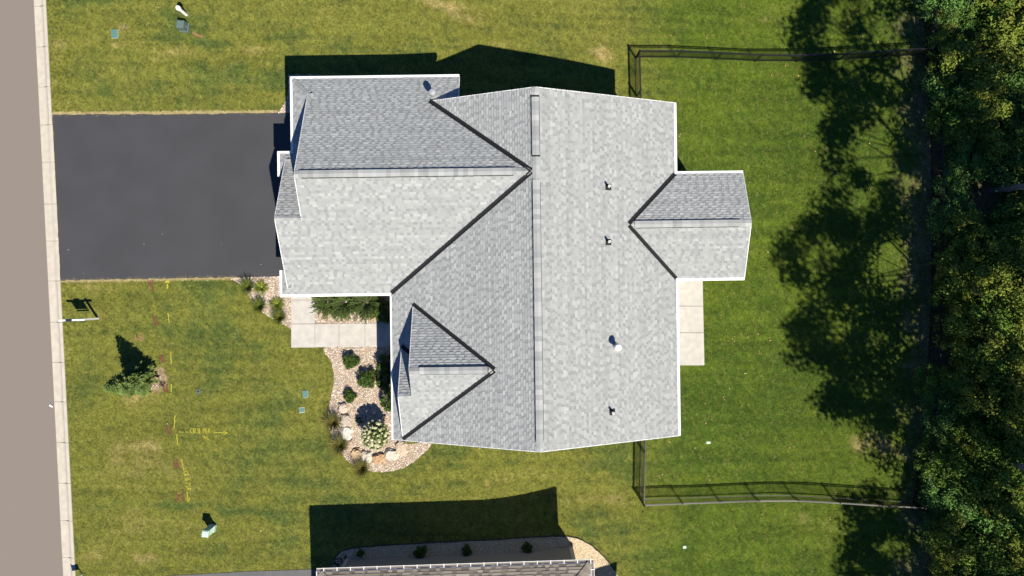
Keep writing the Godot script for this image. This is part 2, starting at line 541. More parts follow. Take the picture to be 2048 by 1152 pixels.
# one roof plane: y = c0 + ca * x + cb * z over a plan outline
func roof_plane(parent: Node, poly: PackedVector2Array, c0: float, ca: float, cb: float, tones: Array, start := 0.0, expo := 0.118, wmin := 0.12, wmax := 0.34):
	var h := func(p: Vector2, off: float) -> Vector3:
		return Vector3(p.x, c0 + ca * p.x + cb * p.y + off, p.y)
	var st := mb()
	var ix := Geometry2D.triangulate_polygon(poly)
	for i in range(0, ix.size(), 3):
		for off in [-0.004, -0.16]:
			tri(st, h.call(poly[ix[i]], off), h.call(poly[ix[i + 1]], off), h.call(poly[ix[i + 2]], off))
	for i in poly.size():
		var a := poly[i]
		var b := poly[(i + 1) % poly.size()]
		quad(st, h.call(a, -0.16), h.call(a, -0.004), h.call(b, -0.004), h.call(b, -0.16))
	var deck := build(st, "roof_slope", M.white, parent)
	# shingle tabs, course over course
	var up := Vector2(ca, cb).normalized()
	var al := Vector2(-up.y, up.x)
	var s0 := 1e9
	var s1 := -1e9
	var t0 := 1e9
	var t1 := -1e9
	for p in poly:
		s0 = min(s0, p.dot(al)); s1 = max(s1, p.dot(al))
		t0 = min(t0, p.dot(up)); t1 = max(t1, p.dot(up))
	st = mb()
	var t := t0 + start
	while t < t1:
		var s := s0 - rr(0.0, 0.4)
		var high := false
		var bundle := rr(0.93, 1.06)
		while s < s1:
			var w := rr(wmin * 1.2, wmax) if high else rr(wmin * 0.8, wmax * 0.6)
			var q := PackedVector2Array([al * s + up * t, al * (s + w) + up * t, al * (s + w) + up * (t + expo), al * s + up * (t + expo)])
			var thick := (0.030 if high else 0.012)
			var pick := rng.randf()
			var col: Color
			if high: col = tones[0] if pick < 0.45 else (tones[3] if pick < 0.62 else tones[1])
			else: col = tones[1] if pick < 0.4 else tones[2]
			col = col * rr(0.96, 1.04) * bundle
			s += w
			high = not high
			var whole := true
			var any := false
			for p in q:
				if Geometry2D.is_point_in_polygon(p, poly): any = true
				else: whole = false
			var parts := [q]
			if not whole: parts = Geometry2D.intersect_polygons(q, poly)
			for g in parts:
				if g.size() < 3: continue
				var top := []
				var bot := []
				for p in g:
					var k := clampf((p.dot(up) - t) / expo, 0, 1)
					top.append(h.call(p, lerpf(thick, 0.0015, k)))
					bot.append(h.call(p, -0.002))
				st.set_color(col)
				for k in range(1, g.size() - 1): tri(st, top[0], top[k], top[k + 1])
				for k in g.size():
					var j: int = (k + 1) % g.size()
					quad(st, bot[k], top[k], top[j], bot[j])
		t += expo
	build(st, "shingles", M.shingle, parent, "stuff")
	return deck
# cap shingles along a ridge from a to b; vents: stretches (as distances from a) that stand on a raised vent
func ridge(parent: Node, a: Vector3, b: Vector3, sl: float, sr: float, vents: Array, tones: Array, half := 0.165):
	var d := (b - a)
	var ln := d.length()
	var f := d / ln
	var s := f.cross(Vector3.UP).normalized()
	for v in vents:
		var st := mb()
		var p: Vector3 = a + f * (v[0] + 0.03)
		var q: Vector3 = a + f * (v[1] - 0.03)
		for sd in [-1.0, 1.0]:
			var sl2: float = sl if sd < 0 else sr
			var o: Vector3 = s * sd * (half + 0.02)
			var dn := Vector3.UP * (-(half + 0.02) * sl2 * 0.45)
			quad(st, p + Vector3.UP * 0.05, q + Vector3.UP * 0.05, q + o + dn + Vector3.UP * 0.05, p + o + dn + Vector3.UP * 0.05)
			quad(st, p + o + dn + Vector3.UP * 0.05, q + o + dn + Vector3.UP * 0.05, q + o + dn - Vector3.UP * 0.07, p + o + dn - Vector3.UP * 0.07)
			for e in [p, q]:
				quad(st, e, e + Vector3.UP * 0.05, e + o + dn + Vector3.UP * 0.05, e + o + dn)
		build(st, "ridge_vent", M.valley, parent)
	var x := 0.0
	while x < ln - 0.02:
		var w := minf(rr(0.19, 0.25), ln - x)
		var lift := 0.022
		for v in vents:
			if x + w * 0.5 > v[0] and x + w * 0.5 < v[1]: lift = 0.062
		var p := a + f * x + Vector3.UP * lift
		var q := a + f * (x + w) + Vector3.UP * (lift + 0.010)
		var st := mb()
		var c: Color = tones[rng.randi_range(0, 1)]
		if rng.randf() < 0.35: c = tones[3]
		st.set_color(c * rr(0.84, 1.08))
		for sd in [-1.0, 1.0]:
			var sl2: float = sl if sd < 0 else sr
			var o: Vector3 = s * sd * half
			var dn := Vector3.UP * (-half * sl2 * (0.45 if lift > 0.03 else 0.9))
			quad(st, p, q, q + o + dn, p + o + dn)
			quad(st, p + o + dn, q + o + dn, q + o + dn - Vector3.UP * 0.012, p + o + dn - Vector3.UP * 0.012)
			quad(st, q, q + o + dn, q + o + dn - Vector3.UP * 0.012, q - Vector3.UP * 0.012)
			quad(st, p, p + o + dn, p + o + dn - Vector3.UP * 0.012, p - Vector3.UP * 0.012)
		build(st, "ridge_cap", M.shingle, parent)
		x += w
# dark metal valley between two slopes
func valley(parent: Node, a: Vector3, b: Vector3, pl: Array, pr: Array, half := 0.10, lift := 0.036):
	var f := Vector3(b.x - a.x, 0, b.z - a.z).normalized()
	var s := f.cross(Vector3.UP)
	var st := mb()
	var y := func(p: Vector3, c: Array) -> Vector3:
		return Vector3(p.x, c[0] + c[1] * p.x + c[2] * p.z + lift, p.z)
	var up := Vector3.UP * lift
	for e in [[s * half, pl], [s * -half, pr]]:
		var pa: Vector3 = y.call(a + e[0], e[1])
		var pb: Vector3 = y.call(b + e[0], e[1])
		quad(st, a + up, b + up, pb, pa)
		quad(st, pa, pb, pb - up * 1.1, pa - up * 1.1)
	build(st, "valley_flashing", M.valley, parent)
# eave gutter from a to b at the roof edge; out points away from the house
func gutter(parent: Node, a: Vector3, b: Vector3, out: Vector3, m: Material, inner: Material = null, straps := 0.0, w := 0.125):
	var st := mb()
	var f := (b - a).normalized()
	var up := Vector3.UP
	var prof := [[-0.01, -0.01], [-0.01, -0.13], [w * 0.72, -0.13], [w, -0.05], [w, -0.005], [w - 0.018, -0.005], [w - 0.018, -0.03]]
	if inner == null: prof = [[-0.01, -0.13], [w * 0.72, -0.13], [w, -0.05], [w, -0.004], [w - 0.014, 0.002], [-0.02, 0.004]]
	for k in prof.size() - 1:
		var p: Vector3 = out * prof[k][0] + up * prof[k][1]
		var q: Vector3 = out * prof[k + 1][0] + up * prof[k + 1][1]
		quad(st, a + p, b + p, b + q, a + q)
	for e in [a, b]:
		for k in range(1, prof.size() - 2):
			tri(st, e + out * prof[0][0] + up * prof[0][1], e + out * prof[k][0] + up * prof[k][1], e + out * prof[k + 1][0] + up * prof[k + 1][1])
	var g := build(st, "gutter", m, parent)
	if inner:
		st = mb()
		box(st, (a + b) * 0.5 + out * (w * 0.5 - 0.01) + up * -0.05, Vector3((b - a).length(), 0.012, w - 0.03), Basis(f, up, f.cross(up)))
		build(st, "gutter_trough", inner, g)
	if straps > 0.0:
		var x := 0.35
		while x < (b - a).length():
			st = mb()
			box(st, a + f * x + out * (w * 0.5 - 0.03) + up * 0.004, Vector3(0.035, 0.008, w + 0.1), Basis(f, up, f.cross(up)))
			build(st, "gutter_strap", m, g)
			x += straps
	return g
func wall(parent: Node, poly: PackedVector2Array, y0: float, y1: float, m: Material):
	var st := mb()
	prism(st, poly, y0, y1)
	return build(st, "wall", m, parent)
func rect(x0: float, z0: float, x1: float, z1: float) -> PackedVector2Array:
	return PackedVector2Array([Vector2(x0, z0), Vector2(x1, z0), Vector2(x1, z1), Vector2(x0, z1)])
func pv(a: Array) -> PackedVector2Array:
	var o := PackedVector2Array()
	for i in range(0, a.size(), 2): o.append(Vector2(a[i], a[i + 1]))
	return o
# triangular wall under a gable, thickness th along x (dir 0) or z (dir 1)
func gable(parent: Node, p: Array, th: Vector3, m: Material):
	var st := mb()
	tri(st, p[0], p[1], p[2])
	tri(st, p[0] + th, p[2] + th, p[1] + th)
	for k in 3: quad(st, p[k], p[(k + 1) % 3], p[(k + 1) % 3] + th, p[k] + th)
	return build(st, "gable_wall", m, parent)

func make_house():
	var hs := thing("house", "single storey house with light grey shingle gable roofs and white gutters", "house", Vector3.ZERO, 0.0133)
	# slopes as [c0, cx, cz]
	var W := [3.6 + 5.923 * 0.4266, 0.4266, 0.0]
	var E := [6.62 + 1.154 * 0.4366, -0.4366, 0.0]
	var GS := [6.55 - 0.546 * 5.24, 0.0, -0.546]
	var GN := [6.55 + 0.546 * 5.24, 0.0, 0.546]
	var PW := [3.75 + 0.546 * 10.61, 0.546, 0.0]
	var SN := [5.537 + 0.546 * 3.385, 0.0, 0.546]
	var RW := [3.71 + 0.546 * 11.29, 0.546, 0.0]
	var RS := [3.60 + 0.546 * 11.29, 0.546, 0.0]
	var EN := [5.79 - 0.56 * 3.762, 0.0, 0.56]
	var ES := [5.79 + 0.56 * 3.762, 0.0, -0.56]
	var LN := [5.085 - 0.56 * 5.02, 0.0, 0.56]
	var DN := [4.70 + 0.428 * 2.945, 0.0, 0.428]
	var DS := [4.70 - 0.428 * 2.945, 0.0, -0.428]
	var slopes := [
		[W, [1.154, -9.0, 1.154, 7.37, -5.923, 7.37, -5.923, 0.17, 0.99, -5.24, -3.82, -9.0]],
		[E, [1.154, -9.0, 8.07, -9.0, 8.07, -5.5, 5.55, -2.945, 8.07, -0.36, 8.07, 7.37, 1.154, 7.37]],
		[GS, [-9.73, -5.24, 0.99, -5.24, -5.923, 0.17, -11.29, 0.17, -10.97, -0.15, -10.97, -3.385, -9.73, -3.385]],
		[GN, [-9.73, -5.24, -9.73, -9.49, -10.61, -10.37, -2.44, -10.37, -2.44, -8.62, -3.7, -8.62, -3.82, -9.0, 0.99, -5.24]],
		[PW, [-10.61, -10.37, -9.73, -9.49, -9.46, -9.49, -9.46, -6.55, -10.61, -6.55]],
		[SN, [-10.97, -3.385, -9.46, -3.385, -9.46, -6.73, -11.29, -6.73, -10.97, -6.41]],
		[RW, [-11.29, -6.73, -10.97, -6.41, -10.72, -6.41, -10.72, -5.62, -11.29, -5.62]],
		[RS, [-11.29, 0.17, -11.29, -1.02, -10.72, -1.02, -10.72, -0.15, -10.97, -0.15]],
		[EN, [-4.80, 3.762, -0.79, 3.762, -4.80, 0.707]],
		[ES, [-4.80, 3.762, -0.79, 3.762, -5.43, 7.298, -5.43, 5.02, -4.80, 5.02]],
		[LN, [-5.43, 5.02, -4.56, 5.02, -4.56, 3.41, -5.43, 2.74]],
		[DN, [5.55, -2.945, 8.07, -5.5, 11.43, -5.5, 11.43, -2.945]],
		[DS, [5.55, -2.945, 11.43, -2.945, 11.43, -0.36, 8.07, -0.36]]]
	for s in slopes: roof_plane(hs, pv(s[1]), s[0][0], s[0][1], s[0][2], grey_tones)
	# ridges: a, b, slope on each side, raised vents
	ridge(hs, Vector3(1.154, 6.62, -9.0), Vector3(1.154, 6.62, 7.37), 0.4366, 0.4266, [[0.35, 3.15], [4.25, 15.9]], grey_tones)
	ridge(hs, Vector3(-9.73, 6.55, -5.24), Vector3(0.95, 6.55, -5.24), 0.546, 0.546, [[0.3, 9.9]], grey_tones)
	ridge(hs, Vector3(-4.80, 5.79, 3.762), Vector3(-0.6, 5.79, 3.762), 0.56, 0.56, [[0.45, 3.7]], grey_tones)
	ridge(hs, Vector3(5.45, 4.70, -2.945), Vector3(11.43, 4.70, -2.945), 0.428, 0.428, [[0.42, 5.4]], grey_tones)
	ridge(hs, Vector3(-10.97, 5.537, -3.385), Vector3(-9.75, 5.537, -3.385), 0.546, 0.546, [], grey_tones, 0.12)
	ridge(hs, Vector3(-5.43, 5.085, 5.02), Vector3(-4.82, 5.085, 5.02), 0.56, 0.56, [], grey_tones, 0.12)
	ridge(hs, Vector3(-10.58, 3.765, -10.34), Vector3(-9.73, 4.23, -9.49), 0.0, 0.0, [], grey_tones, 0.11)
	# valleys
	valley(hs, Vector3(-5.923, 3.6, 0.17), Vector3(0.95, 6.53, -5.21), W, GS)
	valley(hs, Vector3(-3.82, 4.497, -9.0), Vector3(0.95, 6.53, -5.27), GN, W)
	valley(hs, Vector3(-4.80, 4.079, 0.707), Vector3(-0.85, 5.766, 3.716), EN, W, 0.09)
	valley(hs, Vector3(-5.43, 3.81, 7.298), Vector3(-0.85, 5.766, 3.80), W, ES, 0.09)
	valley(hs, Vector3(-5.43, 3.81, 2.74), Vector3(-4.7, 4.12, 3.30), LN, W, 0.09)
	valley(hs, Vector3(5.60, 4.68, -2.99), Vector3(8.07, 3.6, -5.5), DN, E, 0.10)
	valley(hs, Vector3(5.60, 4.68, -2.90), Vector3(8.07, 3.6, -0.36), E, DS, 0.09)
	# gutters
	var N := Vector3(0, 0, -1)
	var S := Vector3(0, 0, 1)
	var We := Vector3(-1, 0, 0)
	var Ea := Vector3(1, 0, 0)
	gutter(hs, Vector3(-10.73, 3.75, -10.37), Vector3(-2.44, 3.75, -10.37), N, M.white)
	gutter(hs, Vector3(-10.61, 3.75, -10.37), Vector3(-10.61, 3.75, -6.86), We, M.white)
	gutter(hs, Vector3(-11.41, 3.71, -6.73), Vector3(-10.62, 3.71, -6.73), N, M.white)
	gutter(hs, Vector3(-11.29, 3.71, -6.73), Vector3(-11.29, 3.71, -5.62), We, M.white)
	gutter(hs, Vector3(-11.29, 3.6, -1.02), Vector3(-11.29, 3.6, 0.17), We, M.white)
	gutter(hs, Vector3(-11.41, 3.6, 0.17), Vector3(-5.95, 3.6, 0.17), S, M.white)
	gutter(hs, Vector3(-5.923, 3.6, 0.30), Vector3(-5.923, 3.6, 7.37), We, M.white, null, 0.0, 0.085)
	gutter(hs, Vector3(8.07, 3.6, -9.0), Vector3(8.07, 3.6, -5.64), Ea, M.white)
	gutter(hs, Vector3(8.07, 3.6, -0.22), Vector3(8.07, 3.6, 7.37), Ea, M.white)
	gutter(hs, Vector3(8.07, 3.6, -5.5), Vector3(11.43, 3.6, -5.5), N, M.white)
	gutter(hs, Vector3(8.07, 3.6, -0.36), Vector3(11.43, 3.6, -0.36), S, M.white)
	# white metal drip edges on the rakes
	var st := mb()
	for r in [[1.154, 6.62, -9.0, 8.07, 3.6, -9.0], [1.154, 6.62, -9.0, -3.75, 4.53, -9.0], [1.154, 6.62, 7.37, 8.07, 3.6, 7.37], [1.154, 6.62, 7.37, -5.923, 3.6, 7.37], [11.43, 4.70, -2.945, 11.43, 3.6, -5.5], [11.43, 4.70, -2.945, 11.43, 3.6, -0.36], [-9.73, 6.55, -5.24, -9.73, 4.23, -9.49], [-9.73, 6.55, -5.24, -9.73, 5.537, -3.385], [-10.97, 5.537, -3.385, -10.97, 3.88, -6.41], [-10.97, 5.537, -3.385, -10.97, 3.77, -0.15], [-4.80, 5.79, 3.762, -4.80, 4.079, 0.707], [-5.43, 5.085, 5.02, -5.43, 3.81, 2.74], [-5.43, 5.085, 5.02, -5.43, 3.81, 7.298], [-2.44, 4.71, -8.62, -2.44, 3.75, -10.37]]:
		st = mb()
		bar(st, Vector3(r[0], r[1] - 0.075, r[2]), Vector3(r[3], r[4] - 0.075, r[5]), 0.03, 0.16)
		build(st, "drip_edge", M.white, hs)
	# walls
	wall(hs, rect(-5.5, -8.6, 7.65, 6.97), -2.6, 3.56, M.siding)
	wall(hs, rect(-10.2, -9.95, -5.52, -6.3), -0.2, 3.6, M.siding)
	wall(hs, rect(-10.85, -6.28, -5.52, -0.25), -0.2, 3.5, M.siding)
	wall(hs, rect(-5.5, -9.95, -2.6, -8.62), -0.4, 3.6, M.siding)
	wall(hs, rect(7.67, -5.1, 11.1, -0.76), -3.0, 3.56, M.siding)
	gable(hs, [Vector3(-9.45, 6.3, -5.24), Vector3(-9.45, 3.6, -9.9), Vector3(-9.45, 3.6, -0.5)], Vector3(0.12, 0, 0), M.siding)
	gable(hs, [Vector3(-10.7, 5.3, -3.385), Vector3(-10.7, 3.5, -6.3), Vector3(-10.7, 3.5, -0.4)], Vector3(0.12, 0, 0), M.siding)
	gable(hs, [Vector3(-4.55, 5.55, 3.762), Vector3(-4.55, 3.7, 0.6), Vector3(-4.55, 3.7, 6.9)], Vector3(0.12, 0, 0), M.siding)
	gable(hs, [Vector3(-5.2, 4.85, 5.02), Vector3(-5.2, 3.5, 2.8), Vector3(-5.2, 3.5, 7.1)], Vector3(0.12, 0, 0), M.siding)
	gable(hs, [Vector3(1.154, 6.4, -8.6), Vector3(-5.4, 3.56, -8.6), Vector3(7.6, 3.56, -8.6)], Vector3(0, 0, 0.12), M.siding)
	gable(hs, [Vector3(1.154, 6.4, 6.97), Vector3(-5.4, 3.56, 6.97), Vector3(7.6, 3.56, 6.97)], Vector3(0, 0, -0.12), M.siding)
	gable(hs, [Vector3(11.1, 4.5, -2.945), Vector3(11.1, 3.56, -5.1), Vector3(11.1, 3.56, -0.8)], Vector3(-0.12, 0, 0), M.siding)
	# garage doors and front door in the street side
	for d in [[-10.87, -5.6, -0.9], [-10.22, -9.5, -6.8]]:
		st = mb()
		box(st, Vector3(d[0] - 0.02, 1.15, (d[1] + d[2]) * 0.5), Vector3(0.05, 2.3, d[2] - d[1]))
		var door := build(st, "garage_door", M.white, hs)
		for k in 4:
			st = mb()
			box(st, Vector3(d[0] - 0.06, 0.3 + k * 0.57, (d[1] + d[2]) * 0.5), Vector3(0.04, 0.53, d[2] - d[1] - 0.1))
			build(st, "door_panel", M.garage_door, door)
	st = mb()
	box(st, Vector3(-5.53, 1.15, 2.4), Vector3(0.06, 2.1, 1.0))
	build(st, "front_door", M.navy, hs)
	# vents and flues on the slopes
	for p in [[1215, 376, 0], [1215, 485, 0], [1223, 822, 0]]:
		var a: float = {1215: 191.0, 1223: 199.0}[p[0]]
		var k := 0.872
		var x: float = a * k / 36.84 - 0.0133 * ((p[1] - 576) * k / 36.84)
		var z: float = (p[1] - 576) * k / 36.84 + 0.0133 * x
		var y: float = E[0] + E[1] * x
		var fb := Basis(Vector3(1, -0.4366, 0).normalized(), Vector3(0.4366, 1, 0).normalized(), Vector3(0, 0, 1))
		st = mb()
		box(st, Vector3(x, y + 0.03, z), Vector3(0.31, 0.012, 0.29), fb)
		var fl := build(st, "pipe_flashing", M.dark_rubber, hs)
		st = mb()
		lathe(st, Vector3(x, y, z), [[0.11, -0.05], [0.10, 0.06], [0.062, 0.14], [0.062, 0.20]], 14)
		build(st, "rubber_boot", M.dark_rubber, fl)
		st = mb()
		lathe(st, Vector3(x, y, z), [[0.058, 0.1], [0.058, 0.46], [0.028, 0.46], [0.028, 0.32], [0.0, 0.32]], 14)
		build(st, "vent_pipe", M.pvc, fl)
	for p in [[4.86, 2.81, E], [-3.62, -9.28, GN]]:
		var x: float = p[0]
		var z: float = p[1]
		var y: float = p[2][0] + p[2][1] * x + p[2][2] * z
		st = mb()
		lathe(st, Vector3(x, y, z), [[0.20, -0.06], [0.17, 0.05], [0.105, 0.2], [0.10, 0.62]], 18)
		var fl := build(st, "flue_pipe", M.galv, hs)
		st = mb()
		lathe(st, Vector3(x, y, z), [[0.10, 0.55], [0.165, 0.58], [0.165, 0.72], [0.13, 0.77], [0.0, 0.79]], 18)
		build(st, "flue_cap", M.white if x > 0 else M.galv, fl)
	# downspout at the street side of the garage
	st = mb()
	bar(st, Vector3(-9.55, 3.55, -10.50), Vector3(-9.55, 0.2, -10.02), 0.07, 0.07)
	bar(st, Vector3(-9.55, 0.2, -10.02), Vector3(-9.55, 0.1, -10.72), 0.07, 0.07)
	build(st, "downspout", M.white, hs)

func make_neighbour():
	var ang := 0.033
	var hs := thing("neighbour_house", "house with brown grey shingle hip roof and white open gutter", "house", Vector3(-9.53, 0, 14.0), ang)
	var g := 3.42
	var Ln := 13.44
	var p := 0.42
	var mid := 4.6
	# front part, hip at both ends
	roof_plane(hs, pv([0, 0, mid, mid, Ln - mid, mid, Ln, 0]), g, 0.0, p, brown_tones, 0.02, 0.135, 0.15, 0.7)
	roof_plane(hs, pv([0, 0, 0, 2 * mid, mid, mid]), g, p, 0.0, brown_tones, 0.02, 0.135, 0.15, 0.7)
	roof_plane(hs, pv([Ln, 0, Ln - mid, mid, Ln, 2 * mid]), g + p * Ln, -p, 0.0, brown_tones, 0.02, 0.135, 0.15, 0.7)
	roof_plane(hs, pv([0, 2 * mid, Ln, 2 * mid, Ln - mid, mid, mid, mid]), g + p * 2 * mid, 0.0, -p, brown_tones, 0.02, 0.2, 0.3, 0.9)
	ridge(hs, Vector3(mid, g + p * mid, mid), Vector3(Ln - mid, g + p * mid, mid), p, p, [], brown_tones)
	ridge(hs, Vector3(0.05, g + 0.02, 0.05), Vector3(mid, g + p * mid, mid), 0.1, 0.1, [], brown_tones, 0.15)
	ridge(hs, Vector3(Ln - 0.05, g + 0.02, 0.05), Vector3(Ln - mid, g + p * mid, mid), 0.1, 0.1, [], brown_tones, 0.15)
	# rear wing
	roof_plane(hs, pv([Ln - 3.0, 4.9, Ln + 3.7, 4.9, Ln + 3.7, 9.2, Ln - 3.0, 9.2]), g - 0.25 * 4.9, 0.0, 0.25, brown_tones, 0.02, 0.25, 0.3, 0.9)
	gutter(hs, Vector3(-0.12, g, 0), Vector3(Ln + 0.12, g, 0), Vector3(0, 0, -1), M.white, M.trough, 0.66, 0.15)
	gutter(hs, Vector3(0, g, 0.0), Vector3(0, g, 8.0), Vector3(-1, 0, 0), M.white, M.trough, 0.66, 0.15)
	gutter(hs, Vector3(Ln, g, 0.0), Vector3(Ln, g, 3.5), Vector3(1, 0, 0), M.white, M.trough, 0.66, 0.15)
	wall(hs, rect(0.62, 0.72, Ln - 0.68, 8.6), -1.4, g - 0.02, M.siding_tan)
	wall(hs, rect(Ln - 0.66, 5.5, Ln + 3.1, 8.6), -1.8, g - 0.25, M.siding_tan)
	var st := mb()
	for k in 30:
		st = mb()
		box(st, Vector3(Ln * 0.5 - 0.03, -1.2 + k * 0.152, 0.708), Vector3(Ln - 1.5, 0.146, 0.02), Basis(Vector3(1, 0, 0), Vector3(0, 1, -0.09).normalized(), Vector3(0, 0.09, 1).normalized()))
		build(st, "siding_board", M.siding_tan, hs)
	for x in [0.62, Ln - 0.68]:
		st = mb()
		box(st, Vector3(x, 1.0, 0.72), Vector3(0.2, 4.7, 0.12))
		build(st, "corner_board", M.trim_tan, hs)
	# black drain hoses at the foot of the wall
	for x in [[0.50, -0.3], [Ln - 0.62, -1.0]]:
		st = mb()
		tube(st, [Vector3(x[0], x[1] + 0.5, 0.6), Vector3(x[0], x[1] + 0.18, 0.52), Vector3(x[0] + 0.02, x[1] + 0.12, 0.3), Vector3(x[0] + 0.12, x[1] + 0.12, 0.1)], [0.055, 0.055, 0.055, 0.055], 10)
		build(st, "drain_hose", M.dark_rubber, hs)

# ---------------------------------------------------------------- fences
func fence(pts: Array, label: String, hgt := 1.2, corner_end := true):
	var f := thing("metal_fence", label, "fence", on_ground(pts[0]), 0.0, "black metal picket fences round the back yard")
	var o := f.position
	# resample
	var line := []
	var acc := 0.0
	var total := 0.0
	for i in pts.size() - 1: total += Vector2(pts[i].x, pts[i].z).distance_to(Vector2(pts[i + 1].x, pts[i + 1].z))
	var at := func(d: float) -> Vector3:
		var r := d
		for i in pts.size() - 1:
			var l := Vector2(pts[i].x, pts[i].z).distance_to(Vector2(pts[i + 1].x, pts[i + 1].z))
			if r <= l or i == pts.size() - 2:
				var p: Vector3 = pts[i].lerp(pts[i + 1], r / l)
				return on_ground(p) - o
			r -= l
		return Vector3.ZERO
	var bays: int = max(1, roundi(total / 2.33))
	var step := total / bays
	for i in bays + 1:
		if i == bays and not corner_end: break
		var p: Vector3 = at.call(i * step)
		var st := mb()
		box(st, p + Vector3.UP * (hgt * 0.5 + 0.01), Vector3(0.07, hgt + 0.08, 0.07))
		var post := build(st, "post", M.black_metal, f)
		st = mb()
		box(st, p + Vector3.UP * (hgt + 0.062), Vector3(0.086, 0.022, 0.086), Basis.IDENTITY, 0.006)
		build(st, "post_cap", M.black_metal, post)
	for i in bays:
		var a: Vector3 = at.call(i * step)
		var b: Vector3 = at.call((i + 1) * step)
		for y in [hgt, hgt - 0.16, 0.16]:
			var st := mb()
			bar(st, a + Vector3.UP * y, b + Vector3.UP * y, 0.05 if y == hgt else 0.036, 0.035)
			build(st, "rail", M.black_metal, f)
		var n := roundi(step / 0.14)
		var pm: Mesh = M.get("picket_mesh")
		for k in range(1, n):
			var p := a.lerp(b, float(k) / n)
			var pk := mi(pm, "picket", M.black_metal, f)
			pk.position = p + Vector3.UP * (0.06 + (hgt - 0.06) * 0.5)
	return f
func make_fences():
	var st := mb()
	box(st, Vector3.ZERO, Vector3(0.027, 1.14, 0.027))
	st.generate_normals()
	M.picket_mesh = st.commit()
	fence([Vector3(7.092, -2.058, -13.17), Vector3(9.532, -2.221, -13.217), Vector3(11.996, -2.531, -13.218), Vector3(13.432, -2.706, -13.192), Vector3(15.161, -2.8, -13.181), Vector3(17.364, -2.663, -13.164), Vector3(19.48, -2.384, -13.169), Vector3(21.327, -2.178, -13.225), Vector3(23.559, -2.049, -13.333)], "black picket fence run from the grey roof's corner toward woods, dry strip at its foot")
	fence([Vector3(7.092, -2.058, -13.17), Vector3(7.133, -2.059, -11.824), Vector3(7.189, -2.061, -8.772)], "short black picket fence between shaded house gable and the fence along the wider lawn", 1.2, true)
	fence([Vector3(7.303, -1.852, 12.01), Vector3(9.933, -2.264, 12.04), Vector3(12.847, -2.641, 12.044), Vector3(15.161, -2.8, 12.05), Vector3(16.552, -2.744, 12.047), Vector3(18.955, -2.455, 12.113), Vector3(21.061, -2.202, 12.174), Vector3(22.935, -2.073, 12.231)], "black picket fence with silvery top rail on the side of the brown roofed house")
	fence([Vector3(7.303, -1.852, 12.01), Vector3(7.394, -1.972, 8.419), Vector3(7.46, -2.027, 6.212)], "short black picket fence from house gable to the fence with silvery top rail")
	fence([Vector3(23.477, -2.052, -18.482), Vector3(23.532, -2.05, -15.984), Vector3(23.614, -2.047, -13.347), Vector3(23.886, -2.039, -8.767), Vector3(23.968, -2.037, -6.353), Vector3(23.968, -2.037, -2.663), Vector3(23.913, -2.038, 0.666), Vector3(23.75, -2.043, 4.828), Vector3(23.423, -2.054, 8.437), Vector3(22.935, -2.073, 12.231)], "long black picket fence along the edge of the woods")

# ---------------------------------------------------------------- plants
func leaf_ball(L: Leaves, c: Vector3, r: Vector3, n: int, ln: float, wd: float, col: Color, vary := 0.3, lo := 0.55):
	for i in n:
		var d := rdir()
		var k := lerpf(lo, 1.0, sqrt(rng.randf()))
		var p := c + d * r * k
		var nn := (d + rdir() * 0.7 + Vector3.UP * 0.35).normalized()
		var dir := nn.cross(rdir()).normalized()
		L.leaf(p, dir, nn, ln * rr(0.7, 1.3), wd * rr(0.7, 1.3), col * rr(1.0 - vary, 1.0 + vary))
# branching shrub or small tree: foliage in lobes round the limb ends
func woody(called: String, label: String, group: String, hgt: float, rad: float, lobes: int, leaves: int, ln: float, col: Color, category := "shrub") -> Node3D:
	var o := thing(called, label, category, Vector3.ZERO, 0.0, group)
	o.set_meta("called", called)
	var st := mb()
	var L := Leaves.new()
	for i in lobes:
		var a := TAU * i / lobes + rr(-0.4, 0.4)
		var k := sqrt(rng.randf()) * 0.95
		var end := Vector3(cos(a) * rad * k, hgt * rr(0.35, 0.95) * (1.08 - 0.35 * k), sin(a) * rad * k)
		tube(st, [Vector3.ZERO, end * Vector3(0.35, 0.5, 0.35), end], [0.02 + hgt * 0.008, 0.012 + hgt * 0.004, 0.006], 5)
		var c := col * rr(0.8, 1.2)
		c.g *= rr(0.92, 1.1)
		var lr := rad * rr(0.2, 0.5)
		leaf_ball(L, end, Vector3(lr, lr * 0.7, lr), leaves / lobes, ln, ln * 0.6, c, 0.35, 0.0)
	build(st, "stem", M.bark, o)
	mi(L.mesh(), "foliage", M.leaf, o)
	return o
